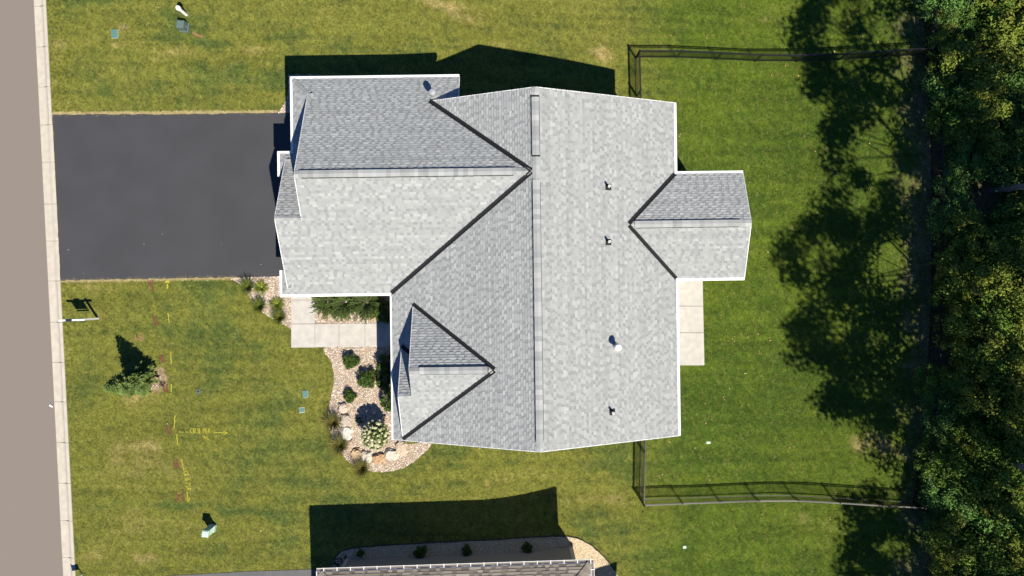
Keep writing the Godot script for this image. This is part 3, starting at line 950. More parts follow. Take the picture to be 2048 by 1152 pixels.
# forest tree: tapered trunk, limbs, crown of leafy clumps
func tall_tree(called: String, hgt: float, crown: float, lean: Vector3, clumps: int, per: int, bark: Material, col: Color) -> Node3D:
	var o := thing(called, "", "tree", Vector3.ZERO, 0.0, "tall trees beyond the back fence")
	o.set_meta("called", called)
	var st := mb()
	var top := Vector3(lean.x, hgt, lean.z)
	var pts := []
	var rad := []
	for k in 7:
		var t := k / 6.0
		pts.append(Vector3(lean.x * t * t + rr(-0.12, 0.12), hgt * t * 0.93 - 0.3, lean.z * t * t + rr(-0.12, 0.12)))
		rad.append(lerpf(0.20, 0.03, pow(t, 0.8)))
	tube(st, pts, rad, 10)
	build(st, "trunk", bark, o)
	var L := Leaves.new()
	st = mb()
	for i in clumps:
		var t := rr(0.42, 1.0)
		var a := i * 2.399 + rr(-0.5, 0.5)
		var prof := sin(clampf((t - 0.36) / 0.66, 0, 1) * PI * 0.86 + 0.22)
		var r := crown * prof * sqrt(rr(0.3, 1.0))
		var base := Vector3(lean.x * t * t, hgt * t * 0.93, lean.z * t * t)
		var e := base + Vector3(cos(a) * r, rr(-0.4, 0.9), sin(a) * r)
		var s := Vector3(lean.x * t * t * 0.7, hgt * t * 0.93 - r * 0.5 - 0.3, lean.z * t * t * 0.7)
		tube(st, [s, s.lerp(e, 0.55) + Vector3.UP * 0.15, e], [0.045, 0.03, 0.01], 5, false)
		var cr := rr(0.55, 1.1) * crown * 0.27
		leaf_ball(L, e, Vector3(cr, cr * 0.55, cr), per, 0.26, 0.17, col * rr(0.75, 1.25), 0.3, 0.1)
	build(st, "limbs", bark, o)
	mi(L.mesh(), "crown", M.leaf, o)
	return o
func make_woods():
	# tall trees: place of the trunk, turn, size
	rng.seed = 501
	var kinds := []
	kinds.append(tall_tree("broadleaf_tree", 19.0, 4.5, Vector3(-1.9, 0, 0.6), 30, 215, M.pale_bark, Color(0.055, 0.088, 0.016)))
	kinds.append(tall_tree("broadleaf_tree", 18.0, 4.1, Vector3(-2.0, 0, -0.5), 26, 215, M.bark, Color(0.048, 0.08, 0.014)))
	kinds.append(tall_tree("broadleaf_tree", 20.0, 4.8, Vector3(-2.2, 0, 0.7), 32, 215, M.bark, Color(0.06, 0.09, 0.018)))
	var spots := [
		[Vector3(27.259, -2.002, -5.457), 0, 0.3, 1.03, "tall pale barked tree behind the far end of the woodland fence by the dry strip"],
		[Vector3(28.6, -2.001, 0.686), 1, -0.4, 1.13, "tall dark barked tree rising from the undergrowth opposite the sunroom"],
		[Vector3(27.887, -2.001, 4.543), 2, 0.5, 0.95, "tall dark tree close behind the fence opposite the concrete patio"],
		[Vector3(26.974, -2.003, 9.401), 0, -0.5, 1.05, "tall pale barked tree with trunk leaning close to the woodland fence"],
		[Vector3(27.83, -2.001, 12.972), 1, 0.4, 1.12, "tall dark barked tree by the corner of the silvery railed fence"],
		[Vector3(28.029, -2.001, 13.886), 2, -0.3, 0.84, "tall tree in the woods past the neighbour's yard, beyond the fence corner"],
		[Vector3(29.314, -2, 24.972), 0, 0.1, 0.98, "tall tree farthest along the woods on the brown roofed house's side"],
		[Vector3(29.029, -2, 21.972), 1, 0.2, 0.95, "tall dark barked tree past the fence corner, in front of the farthest tree"],
		[Vector3(33.314, -2, -0.457), 2, 0.8, 1.0, "tall dark barked tree deep in the woods behind the sunroom"]]
	for i in spots.size():
		var s: Array = spots[i]
		var t: Node3D = kinds[s[1]]
		if t.has_meta("placed"):
			t = copy(t, s[0], s[2], s[3], s[4])
		else:
			t.set_meta("placed", true)
			t.position = s[0]; t.rotation.y = s[2]; t.scale = Vector3.ONE * s[3]
			t.set_meta("label", s[4])
	# undergrowth
	rng.seed = 77
	var kd := [
		woody("woodland_shrub", "dark green shrub of the undergrowth behind the woodland fence", "undergrowth behind the woodland fence", 2.6, 1.5, 36, 5000, 0.15, Color(0.11, 0.185, 0.03)),
		woody("woodland_shrub", "yellow green shrub of the undergrowth behind the woodland fence", "undergrowth behind the woodland fence", 3.2, 1.4, 34, 4600, 0.15, Color(0.17, 0.215, 0.035)),
		woody("woodland_shrub", "blue green small leaved shrub of the undergrowth behind the woodland fence", "undergrowth behind the woodland fence", 2.0, 1.3, 32, 5000, 0.14, Color(0.10, 0.195, 0.046))]
	var first := [true, true, true]
	for i in 135:
		var row := i % 5
		var py := -40.0 + (i / 5) * 46.0 + rr(-18, 18)
		var px := 1888.0 + row * 43.0 + rr(-12, 12) - (26.0 if py > 700 else 0.0) - (14.0 if py < 120 else 0.0)
		if row > 0 and rng.randf() < 0.2: continue
		var at := on_ground(Vector3((px - 1024) / 36.84 * 1.055, 0, (py - 576) / 36.84 * 1.055))
		var k := rng.randi_range(0, 2)
		var sc := rr(0.45, 1.0) + row * 0.09
		if first[k]:
			first[k] = false
			kd[k].position = at
			kd[k].scale = Vector3.ONE * sc
		else:
			copy(kd[k], at, rr(0, TAU), sc)

func strap_plant(called: String, label: String, category: String, at: Vector3, n: int, ln: float, wd: float, droop: float, spread: float, col: Color, group := "", tipcol := Color.BLACK) -> Node3D:
	var o := thing(called, label, category, at, 0.0, group)
	var L := Leaves.new()
	for i in n:
		var a := rr(0, TAU)
		var d := Vector3(cos(a) * spread * rr(0.3, 1.0), 1.0, sin(a) * spread * rr(0.3, 1.0)).normalized()
		var c := col * rr(0.7, 1.3)
		if tipcol != Color.BLACK and rng.randf() < 0.3: c = tipcol * rr(0.7, 1.2)
		L.blade(Vector3(cos(a), 0, sin(a)) * rr(0, 0.09), d, ln * rr(0.6, 1.1), wd, droop, c)
	mi(L.mesh(), "blades", M.leaf, o)
	return o
func juniper(at: Vector3, rad: float, hgt: float, label: String):
	var o := thing("juniper", label, "shrub", at, 0.0, "spreading junipers along the garage wall")
	var L := Leaves.new()
	var st := mb()
	for i in 80:
		var a := i * 2.39996
		var steep := i / 80.0
		var ln := rad * rr(0.6, 1.15) * lerpf(1.0, 0.55, steep)
		var d := Vector3(cos(a), lerpf(0.35, 2.4, steep) * hgt / rad * rr(0.8, 1.2), sin(a))
		var p := Vector3(cos(a), 0, sin(a)) * 0.08 + Vector3.UP * 0.05
		var n := 9
		var prev := p
		var col := Color(0.075, 0.115, 0.03) * rr(0.7, 1.3)
		for k in n:
			var t := (k + 1.0) / n
			var q := p + d * ln * t - Vector3.UP * (0.45 * hgt * t * t)
			var f := (q - prev).normalized()
			var s := f.cross(Vector3.UP).normalized()
			if k < 7: tube(st, [prev, q], [0.012, 0.009], 4, false)
			for m in 9:
				var sg := -1.0 if m % 2 == 0 else 1.0
				var dir := (f * rr(0.5, 1.1) + s * sg * rr(0.3, 1.0) + Vector3.UP * rr(-0.1, 0.45)).normalized()
				L.leaf(prev.lerp(q, rng.randf()), dir, (Vector3.UP + rdir() * 0.5).normalized(), rr(0.10, 0.19) * (1.1 - 0.4 * t), 0.032, col * rr(0.7, 1.35))
			prev = q
	build(st, "branches", M.bark, o)
	mi(L.mesh(), "foliage", M.needle, o)
func spruce(at: Vector3, hgt: float, rad: float):
	var o := thing("spruce_tree", "young blue green spruce on a mulch ring in the front lawn", "tree", at)
	var st := mb()
	tube(st, [Vector3(0, -0.1, 0), Vector3(0, hgt * 0.5, 0), Vector3(0, hgt, 0)], [0.065, 0.04, 0.008], 8)
	build(st, "trunk", M.bark, o)
	st = mb()
	var L := Leaves.new()
	var y := 0.3
	while y < hgt - 0.05:
		var r := rad * pow(1.0 - y / hgt, 0.85) + 0.05
		var n := 9 if y < hgt * 0.7 else 6
		for i in n:
			var a := TAU * i / n + rr(-0.3, 0.3) + y * 3.0
			var d := Vector3(cos(a), rr(-0.12, 0.22), sin(a)).normalized()
			var ln := r * rr(0.78, 1.15)
			var s := d.cross(Vector3.UP).normalized()
			var o0 := Vector3(0, y, 0)
			tube(st, [o0, o0 + d * ln], [0.014, 0.004], 4, false)
			var col := Color(0.105, 0.165, 0.055).lerp(Color(0.135, 0.19, 0.04), rng.randf()) * rr(0.8, 1.25)
			var m := int(26 * ln / rad) + 8
			for k in m:
				var t := sqrt(rng.randf())
				var sg := -1.0 if k % 2 == 0 else 1.0
				var side := (1.0 - t) * ln * 0.42 + 0.05
				var p := o0 + d * ln * t * 0.95
				var dir := (d * 0.9 + s * sg * rr(0.2, 1.0) + Vector3.UP * rr(-0.15, 0.4)).normalized()
				L.leaf(p, dir, (Vector3.UP + rdir() * 0.6).normalized(), side * rr(0.7, 1.2) + 0.07, 0.05, col * rr(0.65, 1.4))
		y += 0.16
	build(st, "branches", M.bark, o)
	mi(L.mesh(), "foliage", M.needle, o)
func hydrangea(at: Vector3):
	var o := thing("hydrangea", "round hydrangea covered in creamy white flower heads in the rock bed", "shrub", at)
	var st := mb()
	for k in 7:
		var a := TAU * k / 7.0
		tube(st, [Vector3(cos(a) * 0.05, 0, sin(a) * 0.05), Vector3(cos(a) * 0.2, 0.6, sin(a) * 0.2), Vector3(cos(a) * 0.45, 1.15, sin(a) * 0.45)], [0.025, 0.018, 0.008], 6)
	build(st, "stem", M.bark, o)
	var L := Leaves.new()
	leaf_ball(L, Vector3(0, 1.1, 0), Vector3(0.74, 0.56, 0.74), 1700, 0.14, 0.08, Color(0.095, 0.14, 0.025), 0.35, 0.35)
	mi(L.mesh(), "foliage", M.leaf, o)
	var heads := []
	for v in 3:
		var H := Leaves.new()
		for i in 70:
			var d := rdir()
			d.y = absf(d.y) * 0.9 - 0.15
			var c := Color(0.80, 0.77, 0.58).lerp(Color(0.66, 0.66, 0.36), rng.randf() * 0.7)
			H.leaf(d * rr(0.04, 0.095), d.cross(rdir()).normalized(), (d + rdir() * 0.5).normalized(), 0.055, 0.055, c * rr(0.8, 1.1))
		heads.append(H.mesh())
	for i in 88:
		var t := (i + 0.5) / 88.0
		var el := acos(1.0 - t * 1.12)
		var a := i * 2.39996
		var d := Vector3(sin(el) * cos(a), cos(el), sin(el) * sin(a))
		var h := mi(heads[i % 3], "flower_head", M.petal, o)
		h.position = Vector3(0, 1.12, 0) + d * Vector3(0.72, 0.56, 0.72) * rr(0.78, 1.1) + Vector3(rr(-0.06, 0.06), 0, rr(-0.06, 0.06))
		h.scale = Vector3(rr(0.6, 1.2), rr(0.7, 1.1), rr(0.6, 1.2))
		h.rotation = Vector3(rr(-0.5, 0.5), rr(0, 6.0), rr(-0.5, 0.5))
func boulder(at: Vector3, r: Vector3, turn: float, col: Color, label: String):
	var st := mb()
	var fn := FastNoiseLite.new()
	fn.seed = rng.randi()
	fn.frequency = 0.9
	var P := []
	var nu := 18
	var nv := 10
	for j in nv + 1:
		var row := []
		for i in nu:
			var a := TAU * i / nu
			var e := PI * j / nv
			var d := Vector3(sin(e) * cos(a), cos(e), sin(e) * sin(a))
			var q := d * (1.0 + 0.55 * fn.get_noise_3dv(d * 1.7) + 0.22 * fn.get_noise_3dv(d * 4.5))
			q.x = signf(q.x) * pow(absf(q.x), 0.85)
			q.z = signf(q.z) * pow(absf(q.z), 0.85)
			q.y = minf(q.y, 0.82)
			row.append(q * r + Vector3.UP * r.y * 0.45)
		P.append(row)
	for j in nv:
		for i in nu:
			var k := (i + 1) % nu
			st.set_color(col * (1.0 + 0.22 * fn.get_noise_3dv(P[j][i] * 9.0)))
			tri(st, P[j][i], P[j][k], P[j + 1][k]); tri(st, P[j][i], P[j + 1][k], P[j + 1][i])
	var o := build(st, "boulder", M.boulder)
	o.position = at
	o.rotation.y = turn
	tag(o, label, "boulder", "boulders edging the rock bed")
# loose stones scattered in an outline
func stones(called: String, poly: PackedVector2Array, per_m2: float, size: float, tones: Array, lift: float, label: String):
	var st := mb()
	var fn := rng
	var ico := SphereMesh.new()
	ico.radius = 0.5; ico.height = 1.0; ico.radial_segments = 6; ico.rings = 3
	var mm := MultiMesh.new()
	mm.transform_format = MultiMesh.TRANSFORM_3D
	mm.use_colors = true
	mm.mesh = ico
	var r := Rect2(poly[0], Vector2.ZERO)
	for p in poly: r = r.expand(p)
	var xf := []
	var n := int(r.get_area() * per_m2)
	for i in n:
		var p := Vector2(rr(r.position.x, r.end.x), rr(r.position.y, r.end.y))
		if not Geometry2D.is_point_in_polygon(p, poly): continue
		var s := size * rr(0.6, 1.4)
		var b := Basis.from_euler(Vector3(rr(-0.5, 0.5), rr(0, TAU), rr(-0.5, 0.5))).scaled_local(Vector3(s * rr(0.8, 1.3), s * 0.6, s * rr(0.7, 1.0)))
		xf.append(Transform3D(b, Vector3(p.x, ground(p.x, p.y) + lift + s * 0.12, p.y)))
	mm.instance_count = xf.size()
	for i in xf.size():
		mm.set_instance_transform(i, xf[i])
		mm.set_instance_color(i, tones[rng.randi_range(0, tones.size() - 1)] * rr(0.75, 1.2))
	var o := MultiMeshInstance3D.new()
	o.multimesh = mm
	o.material_override = M.pebble
	o.name = numbered(called)
	add_child(o)
	tag(o, label, "stones", "", "stuff")

func make_beds():
	rng.seed = 31
	var river := [Color(0.54, 0.45, 0.36), Color(0.62, 0.55, 0.47), Color(0.42, 0.33, 0.26), Color(0.26, 0.22, 0.19), Color(0.68, 0.62, 0.55), Color(0.47, 0.34, 0.22)]
	var cream := [Color(0.66, 0.55, 0.38), Color(0.56, 0.45, 0.30), Color(0.72, 0.64, 0.48), Color(0.38, 0.30, 0.21)]
	var beds := [
		[PackedVector2Array([Vector2(-15.363, -0.543), Vector2(-14.223, -0.584), Vector2(-11.97, -0.651), Vector2(-11.97, 2.226), Vector2(-12.594, 1.873), Vector2(-13.273, 1.52), Vector2(-13.734, 1.14), Vector2(-14.087, 0.706), Vector2(-14.386, 0.271), Vector2(-14.82, -0.271)]), "driveway_bed", "pinkish river rock bed between driveway and front walk", river, false],
		[PackedVector2Array([Vector2(-10.681, -0.434), Vector2(-6.08, -0.434), Vector2(-6.08, 1.914), Vector2(-10.681, 1.927)]), "garage_bed", "river rock bed in the corner of walk and garage", river, false],
		[PackedVector2Array([Vector2(-10.206, 3.257), Vector2(-8.794, 3.203), Vector2(-6.351, 3.176), Vector2(-6.08, 5.537), Vector2(-6.08, 8.251), Vector2(-4.397, 8.36), Vector2(-5.049, 9.201), Vector2(-5.809, 9.717), Vector2(-6.759, 9.961), Vector2(-7.844, 9.907), Vector2(-8.794, 9.473), Vector2(-9.391, 8.794), Vector2(-9.771, 8.034), Vector2(-9.989, 7.301), Vector2(-9.934, 6.487), Vector2(-9.771, 5.673), Vector2(-9.663, 4.859), Vector2(-9.799, 4.044)]), "front_bed", "pinkish river rock bed under the front gable", river, true],
		[PackedVector2Array([Vector2(-12.703, -9.5), Vector2(-12.431, -9.88), Vector2(-12.214, -10.26), Vector2(-12.133, -10.749), Vector2(-12.106, -11.563), Vector2(-10.423, -11.563), Vector2(-10.423, -9.5)]), "side_bed", "narrow rock bed at the garage corner beside the driveway", river, false],
		[PackedVector2Array([Vector2(-9.663, 16.394), Vector2(-9.663, 14.983), Vector2(-9.446, 14.44), Vector2(-8.957, 14.169), Vector2(-7.166, 13.965), Vector2(-3.366, 13.748), Vector2(0.436, 13.598), Vector2(2.088, 13.627), Vector2(3.209, 13.749), Vector2(4.118, 14.136), Vector2(5.07, 14.957), Vector2(5.945, 16.173), Vector2(6.386, 17.35), Vector2(-0.652, 16.676)]), "neighbour_bed", "cream gravel bed along the wall of the brown roofed house", cream, true]]
	for b in beds:
		var p: PackedVector2Array = smooth_outline(b[0], 0.015) if b[4] else b[0]
		bed_polys.append(p)
		var st := mb()
		drape(st, p, 0.02, 0.4, 0.05)
		tag(build(st, b[1], M.gravel if b[3] == cream else M.mulch), b[2], "", "", "structure")
		var big: bool = b[3] == river
		stones("river_rock" if big else "gravel", p, 420.0 if big else 700.0, 0.062 if big else 0.045, b[3], 0.02, "loose stones of the " + b[2])
	# black edging round the gravel
	var st := mb()
	var ed: PackedVector2Array = bed_polys[4]
	for i in range(8, ed.size() - 26):
		var a := ed[i]
		var b := ed[i + 1]
		tube(st, [Vector3(a.x, ground(a.x, a.y) + 0.04, a.y), Vector3(b.x, ground(b.x, b.y) + 0.04, b.y)], [0.03, 0.03], 6, false)
	tag(build(st, "bed_edging", M.dark_rubber), "black edging strip round the neighbour's gravel bed", "edging")
	# plants in the beds
	rng.seed = 91
	var tan_tip := Color(0.20, 0.15, 0.06)
	for p in [[Vector3(-14.25, 0, -0.081), "dark grassy clump next to the driveway edge in the rock bed"], [Vector3(-13.626, 0, 0.95), "dark grassy clump in the middle of rock bed at the lawn edge"], [Vector3(-12.567, 0, 1.574), "dark grassy clump by the corner of lawn and front walk"]]:
		strap_plant("grass_clump", p[1], "grass clump", p[0], 420, 0.75, 0.016, 0.35, 0.75, Color(0.12, 0.145, 0.03), "grass clumps in the driveway bed")
	for p in [[Vector3(-13.571, 0, -0.027), "bright green daylily beside the driveway in the rock bed"], [Vector3(-12.73, 0, 0.869), "bright green daylily beside a dark grass clump near the walk"]]:
		strap_plant("daylily", p[1], "daylily", p[0], 130, 0.55, 0.03, 0.5, 1.2, Color(0.11, 0.16, 0.02), "daylilies in the driveway bed", Color(0.26, 0.24, 0.03))
	for p in [[Vector3(-9.636, 0, 7.247), "tawny grass clump on the lawn edge of rock bed beside boulders"], [Vector3(-9.256, 0, 8.469), "large tawny grass clump beside the pinkish boulder"], [Vector3(-8.089, 0, 9.69), "tawny grass clump at the tip of the rock bed below boulders"]]:
		strap_plant("grass_clump", p[1], "grass clump", p[0], 420, 0.95, 0.016, 0.32, 0.8, Color(0.13, 0.135, 0.03), "tawny grass clumps of the front bed", tan_tip)
	var rs := woody("round_shrub", "round green shrub close to the front walk", "round shrubs in the front bed", 0.62, 0.42, 26, 2400, 0.075, Color(0.062, 0.105, 0.022))
	rs.position = Vector3(-8.686, 0, 3.963)
	copy(rs, Vector3(-7.79, 0, 4.913), 1.0, 1.18, "largest round green shrub, near the shaded house wall")
	copy(rs, Vector3(-8.74, 0, 5.836), 2.0, 0.82, "smallest round green shrub, next to the first boulders")
	var ws := woody("wall_shrub", "dark shrub in the shade of the front gable wall", "shrubs against the front wall", 1.1, 0.55, 22, 1500, 0.10, Color(0.062, 0.105, 0.022))
	ws.position = Vector3(-6.731, 0, 4.126)
	copy(ws, Vector3(-6.65, 0, 5.049), 1.3, 1.0)
	copy(ws, Vector3(-6.514, 0, 6.08), 2.4, 0.9, "shrub against the front wall with its tips in the sun")
	copy(ws, Vector3(-6.84, 0, 1.249), 3.0, 1.0, "dark shrub in the shade at the house corner by the walk")
	strap_plant("small_perennial", "tiny green plant in the hydrangea's shadow", "plant", Vector3(-8.279, 0, 7.166), 60, 0.25, 0.03, 0.4, 1.0, Color(0.05, 0.09, 0.02))
	strap_plant("small_perennial", "red leaved low plant at the edge of the junipers", "plant", Vector3(-9.12, 0, 1.466), 110, 0.26, 0.035, 0.3, 1.1, Color(0.20, 0.055, 0.02))
	strap_plant("small_perennial", "yellow leaved low plant beside the house shadow", "plant", Vector3(-7.491, 0, 1.439), 120, 0.28, 0.035, 0.3, 1.1, Color(0.24, 0.19, 0.02))
	strap_plant("small_perennial", "orange leaved low plant beside the largest round shrub", "plant", Vector3(-7.41, 0, 4.886), 60, 0.22, 0.03, 0.3, 1.1, Color(0.30, 0.17, 0.04))
	juniper(Vector3(-9.934, 0, 0.733), 0.95, 0.75, "dark green spreading juniper beside the concrete walk")
	juniper(Vector3(-8.957, 0, 0.76), 1.05, 0.85, "dark green spreading juniper behind the red leaved plant")
	juniper(Vector3(-7.844, 0, 0.814), 1.05, 0.85, "dark green spreading juniper beside the house shadow")
	hydrangea(Vector3(-7.22, 0, 7.763))
	var bl := [
		[687, 816, 9, 9.5, Color(0.55, 0.46, 0.38), "pale pinkish boulder at the upper end of the boulder row by smallest round shrub"],
		[692, 840, 10, 12, Color(0.46, 0.40, 0.34), "greyish boulder between the pale pinkish and the white boulder"],
		[694, 866, 10, 13, Color(0.68, 0.64, 0.58), "tall white boulder opposite the tawny grass clump"],
		[698, 890, 9, 12, Color(0.50, 0.39, 0.30), "pinkish boulder beside the large tawny grass clump"],
		[713, 907, 10.5, 10, Color(0.52, 0.38, 0.24), "tan boulder next to the pinkish boulder"],
		[734, 913, 11, 10, Color(0.64, 0.57, 0.47), "cream boulder between the tan and the orange brown boulder"],
		[758.5, 916, 14, 9, Color(0.46, 0.31, 0.18), "orange brown boulder below the hydrangea"],
		[784, 908, 13, 10, Color(0.56, 0.52, 0.44), "light grey boulder near the roof corner"],
		[804, 895, 11, 13, Color(0.52, 0.42, 0.32), "tan boulder partly under the roof corner"]]
	for b in bl:
		var x: float = (b[0] - 1024) / 36.84
		var z: float = (b[1] - 576) / 36.84
		boulder(Vector3(x, ground(x, z) + 0.02, z), Vector3(b[2] / 36.84 * 1.06, 0.2, b[3] / 36.84 * 1.06), rr(-0.25, 0.25), b[4] * 1.12, b[5])
	spruce(Vector3(-19.923, 0, 4.913), 3.75, 1.0)
	strap_plant("small_perennial", "dark purple plant on the bare ring by the spruce", "plant", Vector3(-19.461, 0, 4.75), 60, 0.22, 0.03, 0.4, 1.0, Color(0.05, 0.02, 0.03))
	strap_plant("small_perennial", "dull brown plant by the red paint lines near the spruce", "plant", Vector3(-18.946, 0, 5.211), 40, 0.2, 0.03, 0.4, 1.0, Color(0.09, 0.06, 0.05))
	# bark and stones on the ring round the spruce
	stones("mulch_ring", smooth_outline(PackedVector2Array([Vector2(-19.923, 4.587), Vector2(-19.516, 4.397), Vector2(-19.054, 4.669), Vector2(-19, 5.13), Vector2(-19.38, 5.483), Vector2(-19.869, 5.537), Vector2(-20.14, 5.13)]), 0.02), 130.0, 0.06, river, 0.01, "loose bark and stones round the foot of the spruce")
	# neighbour's plants
	for p in [[Vector3(-8.197, 0, 14.331), 0.5, "small dark shrub near the end of the neighbour's gravel bed"], [Vector3(-4.94, 0, 14.25), 0.85, "largest dark shrub in the neighbour's gravel bed"], [Vector3(-2.443, 0, 14.169), 0.65, "middle dark shrub in the neighbour's gravel bed"], [Vector3(0.819, -0.198, 14.079), 0.7, "dark shrub in the gravel bed nearest the sunlit gravel"]]:
		copy(rs, p[0], rr(0, 6), p[1], p[2]).set_meta("group", "shrubs in the neighbour's gravel bed")
	var pot := thing("flower_pot", "dark pot of purple and white flowers at the gravel bed's end", "flower pot", Vector3(-9.364, 0, 14.793))
	st = mb()
	lathe(st, Vector3.ZERO, [[0.0, 0.0], [0.16, 0.0], [0.22, 0.3], [0.24, 0.32], [0.20, 0.32], [0.19, 0.26], [0.0, 0.26]], 16)
	build(st, "pot", M.dark_rubber, pot)
	var L := Leaves.new()
	leaf_ball(L, Vector3(0, 0.42, 0), Vector3(0.26, 0.16, 0.26), 260, 0.08, 0.05, Color(0.05, 0.06, 0.03), 0.3, 0.3)
	leaf_ball(L, Vector3(0, 0.48, 0), Vector3(0.26, 0.14, 0.26), 60, 0.06, 0.06, Color(0.5, 0.45, 0.55), 0.3, 0.8)
	mi(L.mesh(), "flowers", M.leaf, pot)

# ---------------------------------------------------------------- small things
func make_objects():
	rng.seed = 8
	var st := mb()
	# sign post with hanging panels
	var p0 := Vector3(-22.474, 0, 1.656)
	var sp := thing("sign_post", "white wooden yard sign post with arm, blue band and hanging panels", "sign", p0, 0.03)
	var top := 1.62
	st = mb()
	box(st, Vector3(0, top * 0.5 + 0.05, 0), Vector3(0.10, top + 0.2, 0.10), Basis.IDENTITY, 0.01)
	build(st, "post", M.white, sp)
	st = mb()
	box(st, Vector3(-0.40, top, 0), Vector3(1.35, 0.10, 0.085), Basis.IDENTITY, 0.008)
	build(st, "arm", M.white, sp)
	st = mb()
	box(st, Vector3(-0.52, top + 0.03, 0), Vector3(0.30, 0.18, 0.13), Basis.IDENTITY, 0.012)
	build(st, "blue_band", M.navy, sp)
	for r in [[0.88, 0.62], [0.41, 0.14], [0.21, 0.14]]:
		st = mb()
		box(st, Vector3(-0.52, top - 0.12 - (0.88 - r[0]) * 1.0 - r[1] * 0.5, 0), Vector3(0.66, r[1] - 0.02, 0.012))
		build(st, "panel", M.navy, sp)
	for x in [-0.78, -0.26]:
		st = mb()
		bar(st, Vector3(x, top - 0.05, 0), Vector3(x, top - 0.98, 0), 0.008, 0.008)
		build(st, "hanger", M.black_metal, sp)
	# small yard sign by the kerb
	var ys := thing("yard_sign", "small grey green yard sign on a white stake by the kerb", "sign", Vector3(-23.316, 0, 15.499), 0.12)
	st = mb()
	box(st, Vector3(-0.18, 0.62, 0.0), Vector3(0.40, 0.30, 0.02), Basis.from_euler(Vector3(-0.5, 0, 0)))
	build(st, "panel", M.sign_face, ys)
	st = mb()
	bar(st, Vector3(0, -0.05, 0.06), Vector3(0, 0.62, 0.03), 0.035, 0.035)
	build(st, "stake", M.white, ys)
	# white marker post
	var wp := thing("marker_post", "round white marker post standing in the lawn", "post", Vector3(-17.684, 0, -14.834))
	st = mb()
	lathe(st, Vector3.ZERO, [[0.085, -0.05], [0.085, 0.82]], 20)
	build(st, "post", M.pvc, wp)
	st = mb()
	lathe(st, Vector3.ZERO, [[0.125, 0.80], [0.13, 0.84], [0.13, 0.94], [0.11, 0.985], [0.0, 1.0]], 20)
	build(st, "cap", M.pvc, wp)
	# grey green utility cabinet beside it
	var uc := thing("utility_cabinet", "dark grey green utility cabinet beside the white marker post", "utility box", Vector3(-17.751, 0, -14.114), -0.1)
	st = mb()
	box(st, Vector3(0, 0.05, 0), Vector3(0.50, 0.14, 0.52), Basis.IDENTITY, 0.01)
	build(st, "base", M.ped_dark, uc)
	st = mb()
	box(st, Vector3(0, 0.36, 0), Vector3(0.40, 0.56, 0.42), Basis.IDENTITY, 0.05)
	build(st, "cover", M.ped_dark, uc)
	st = mb()
	box(st, Vector3(0.205, 0.3, 0.02), Vector3(0.015, 0.3, 0.03))
	build(st, "hinge", M.galv, uc)
	# pale green ribbed pedestal
	var gp := thing("utility_pedestal", "pale green ribbed utility pedestal in the lawn", "utility box", Vector3(-16.231, 0, 13.001), -0.12)
	st = mb()
	box(st, Vector3(0, 0.12, 0), Vector3(0.36, 0.30, 0.36), Basis.IDENTITY, 0.02)
	build(st, "base", M.ped_green, gp)
	st = mb()
	box(st, Vector3(0, 0.62, 0), Vector3(0.30, 0.8, 0.30), Basis.IDENTITY, 0.03)
	build(st, "body", M.ped_green, gp)
	for k in 6:
		st = mb()
		box(st, Vector3(0, 0.34 + k * 0.095, 0), Vector3(0.325, 0.035, 0.325), Basis.IDENTITY, 0.008)
		build(st, "rib", M.ped_green, gp)
	st = mb()
	box(st, Vector3(0, 0.96, 0), Vector3(0.37, 0.16, 0.37), Basis.IDENTITY, 0.05)
	build(st, "cap", M.ped_green, gp)
	# flush lids in the lawn
	for d in [[Vector3(-21.551, 0, -13.789), 0.34, 0.46, 0.05, "large teal utility lid set flush in dry lawn near the cabinet"], [Vector3(-11.21, 0, 5.754), 0.27, 0.38, 0.1, "long teal utility lid in the lawn beside the rock bed"], [Vector3(-11.4, 0, 6.623), 0.27, 0.22, 0.1, "short teal utility lid with pale rim beside the long lid"], [Vector3(11.338, -2.441, 8.926), 0.22, 0.13, 0.05, "small pale box lid in the back lawn"], [Vector3(9.922, -2.262, 14.897), 0.18, 0.14, 0.1, "small pale box lid in the lawn outside the fence"]]:
		var lid := thing("utility_box", d[4], "utility lid", d[0], d[3], "utility lids in the lawn")
		st = mb()
		box(st, Vector3(0, 0.01, 0), Vector3(d[1] + 0.02, 0.05, d[2] + (0.08 if d[2] < 0.3 and d[1] > 0.25 else 0.02)), Basis.IDENTITY, 0.006)
		build(st, "rim", M.concrete, lid)
		st = mb()
		box(st, Vector3(0, 0.022, 0), Vector3(d[1], 0.05, d[2]), Basis.IDENTITY, 0.006)
		build(st, "lid", M.lid_teal if d[1] > 0.25 else M.ped_green, lid)
	var vc := thing("valve_cap", "round dark valve cap with a bluish rim in the front lawn", "valve cap", Vector3(-17.019, 0, 5.619))
	st = mb()
	lathe(st, Vector3.ZERO, [[0.12, 0.0], [0.12, 0.02], [0.06, 0.025]], 16)
	build(st, "rim", M.ped_dark, vc)
	st = mb()
	lathe(st, Vector3.ZERO, [[0.06, 0.03], [0.0, 0.035]], 16)
	build(st, "cap", M.dark_rubber, vc)
	# litter at the road edge
	st = mb()
	box(st, Vector3(0, 0.015, 0), Vector3(0.20, 0.03, 0.10), Basis.from_euler(Vector3(0.15, -0.4, 0.2)), 0.006)
	var lt := build(st, "paper_scrap", M.white)
	lt.position = Vector3(-25.053, -0.05, 6.406)
	tag(lt, "scrap of white paper lying on the road by the kerb", "litter")

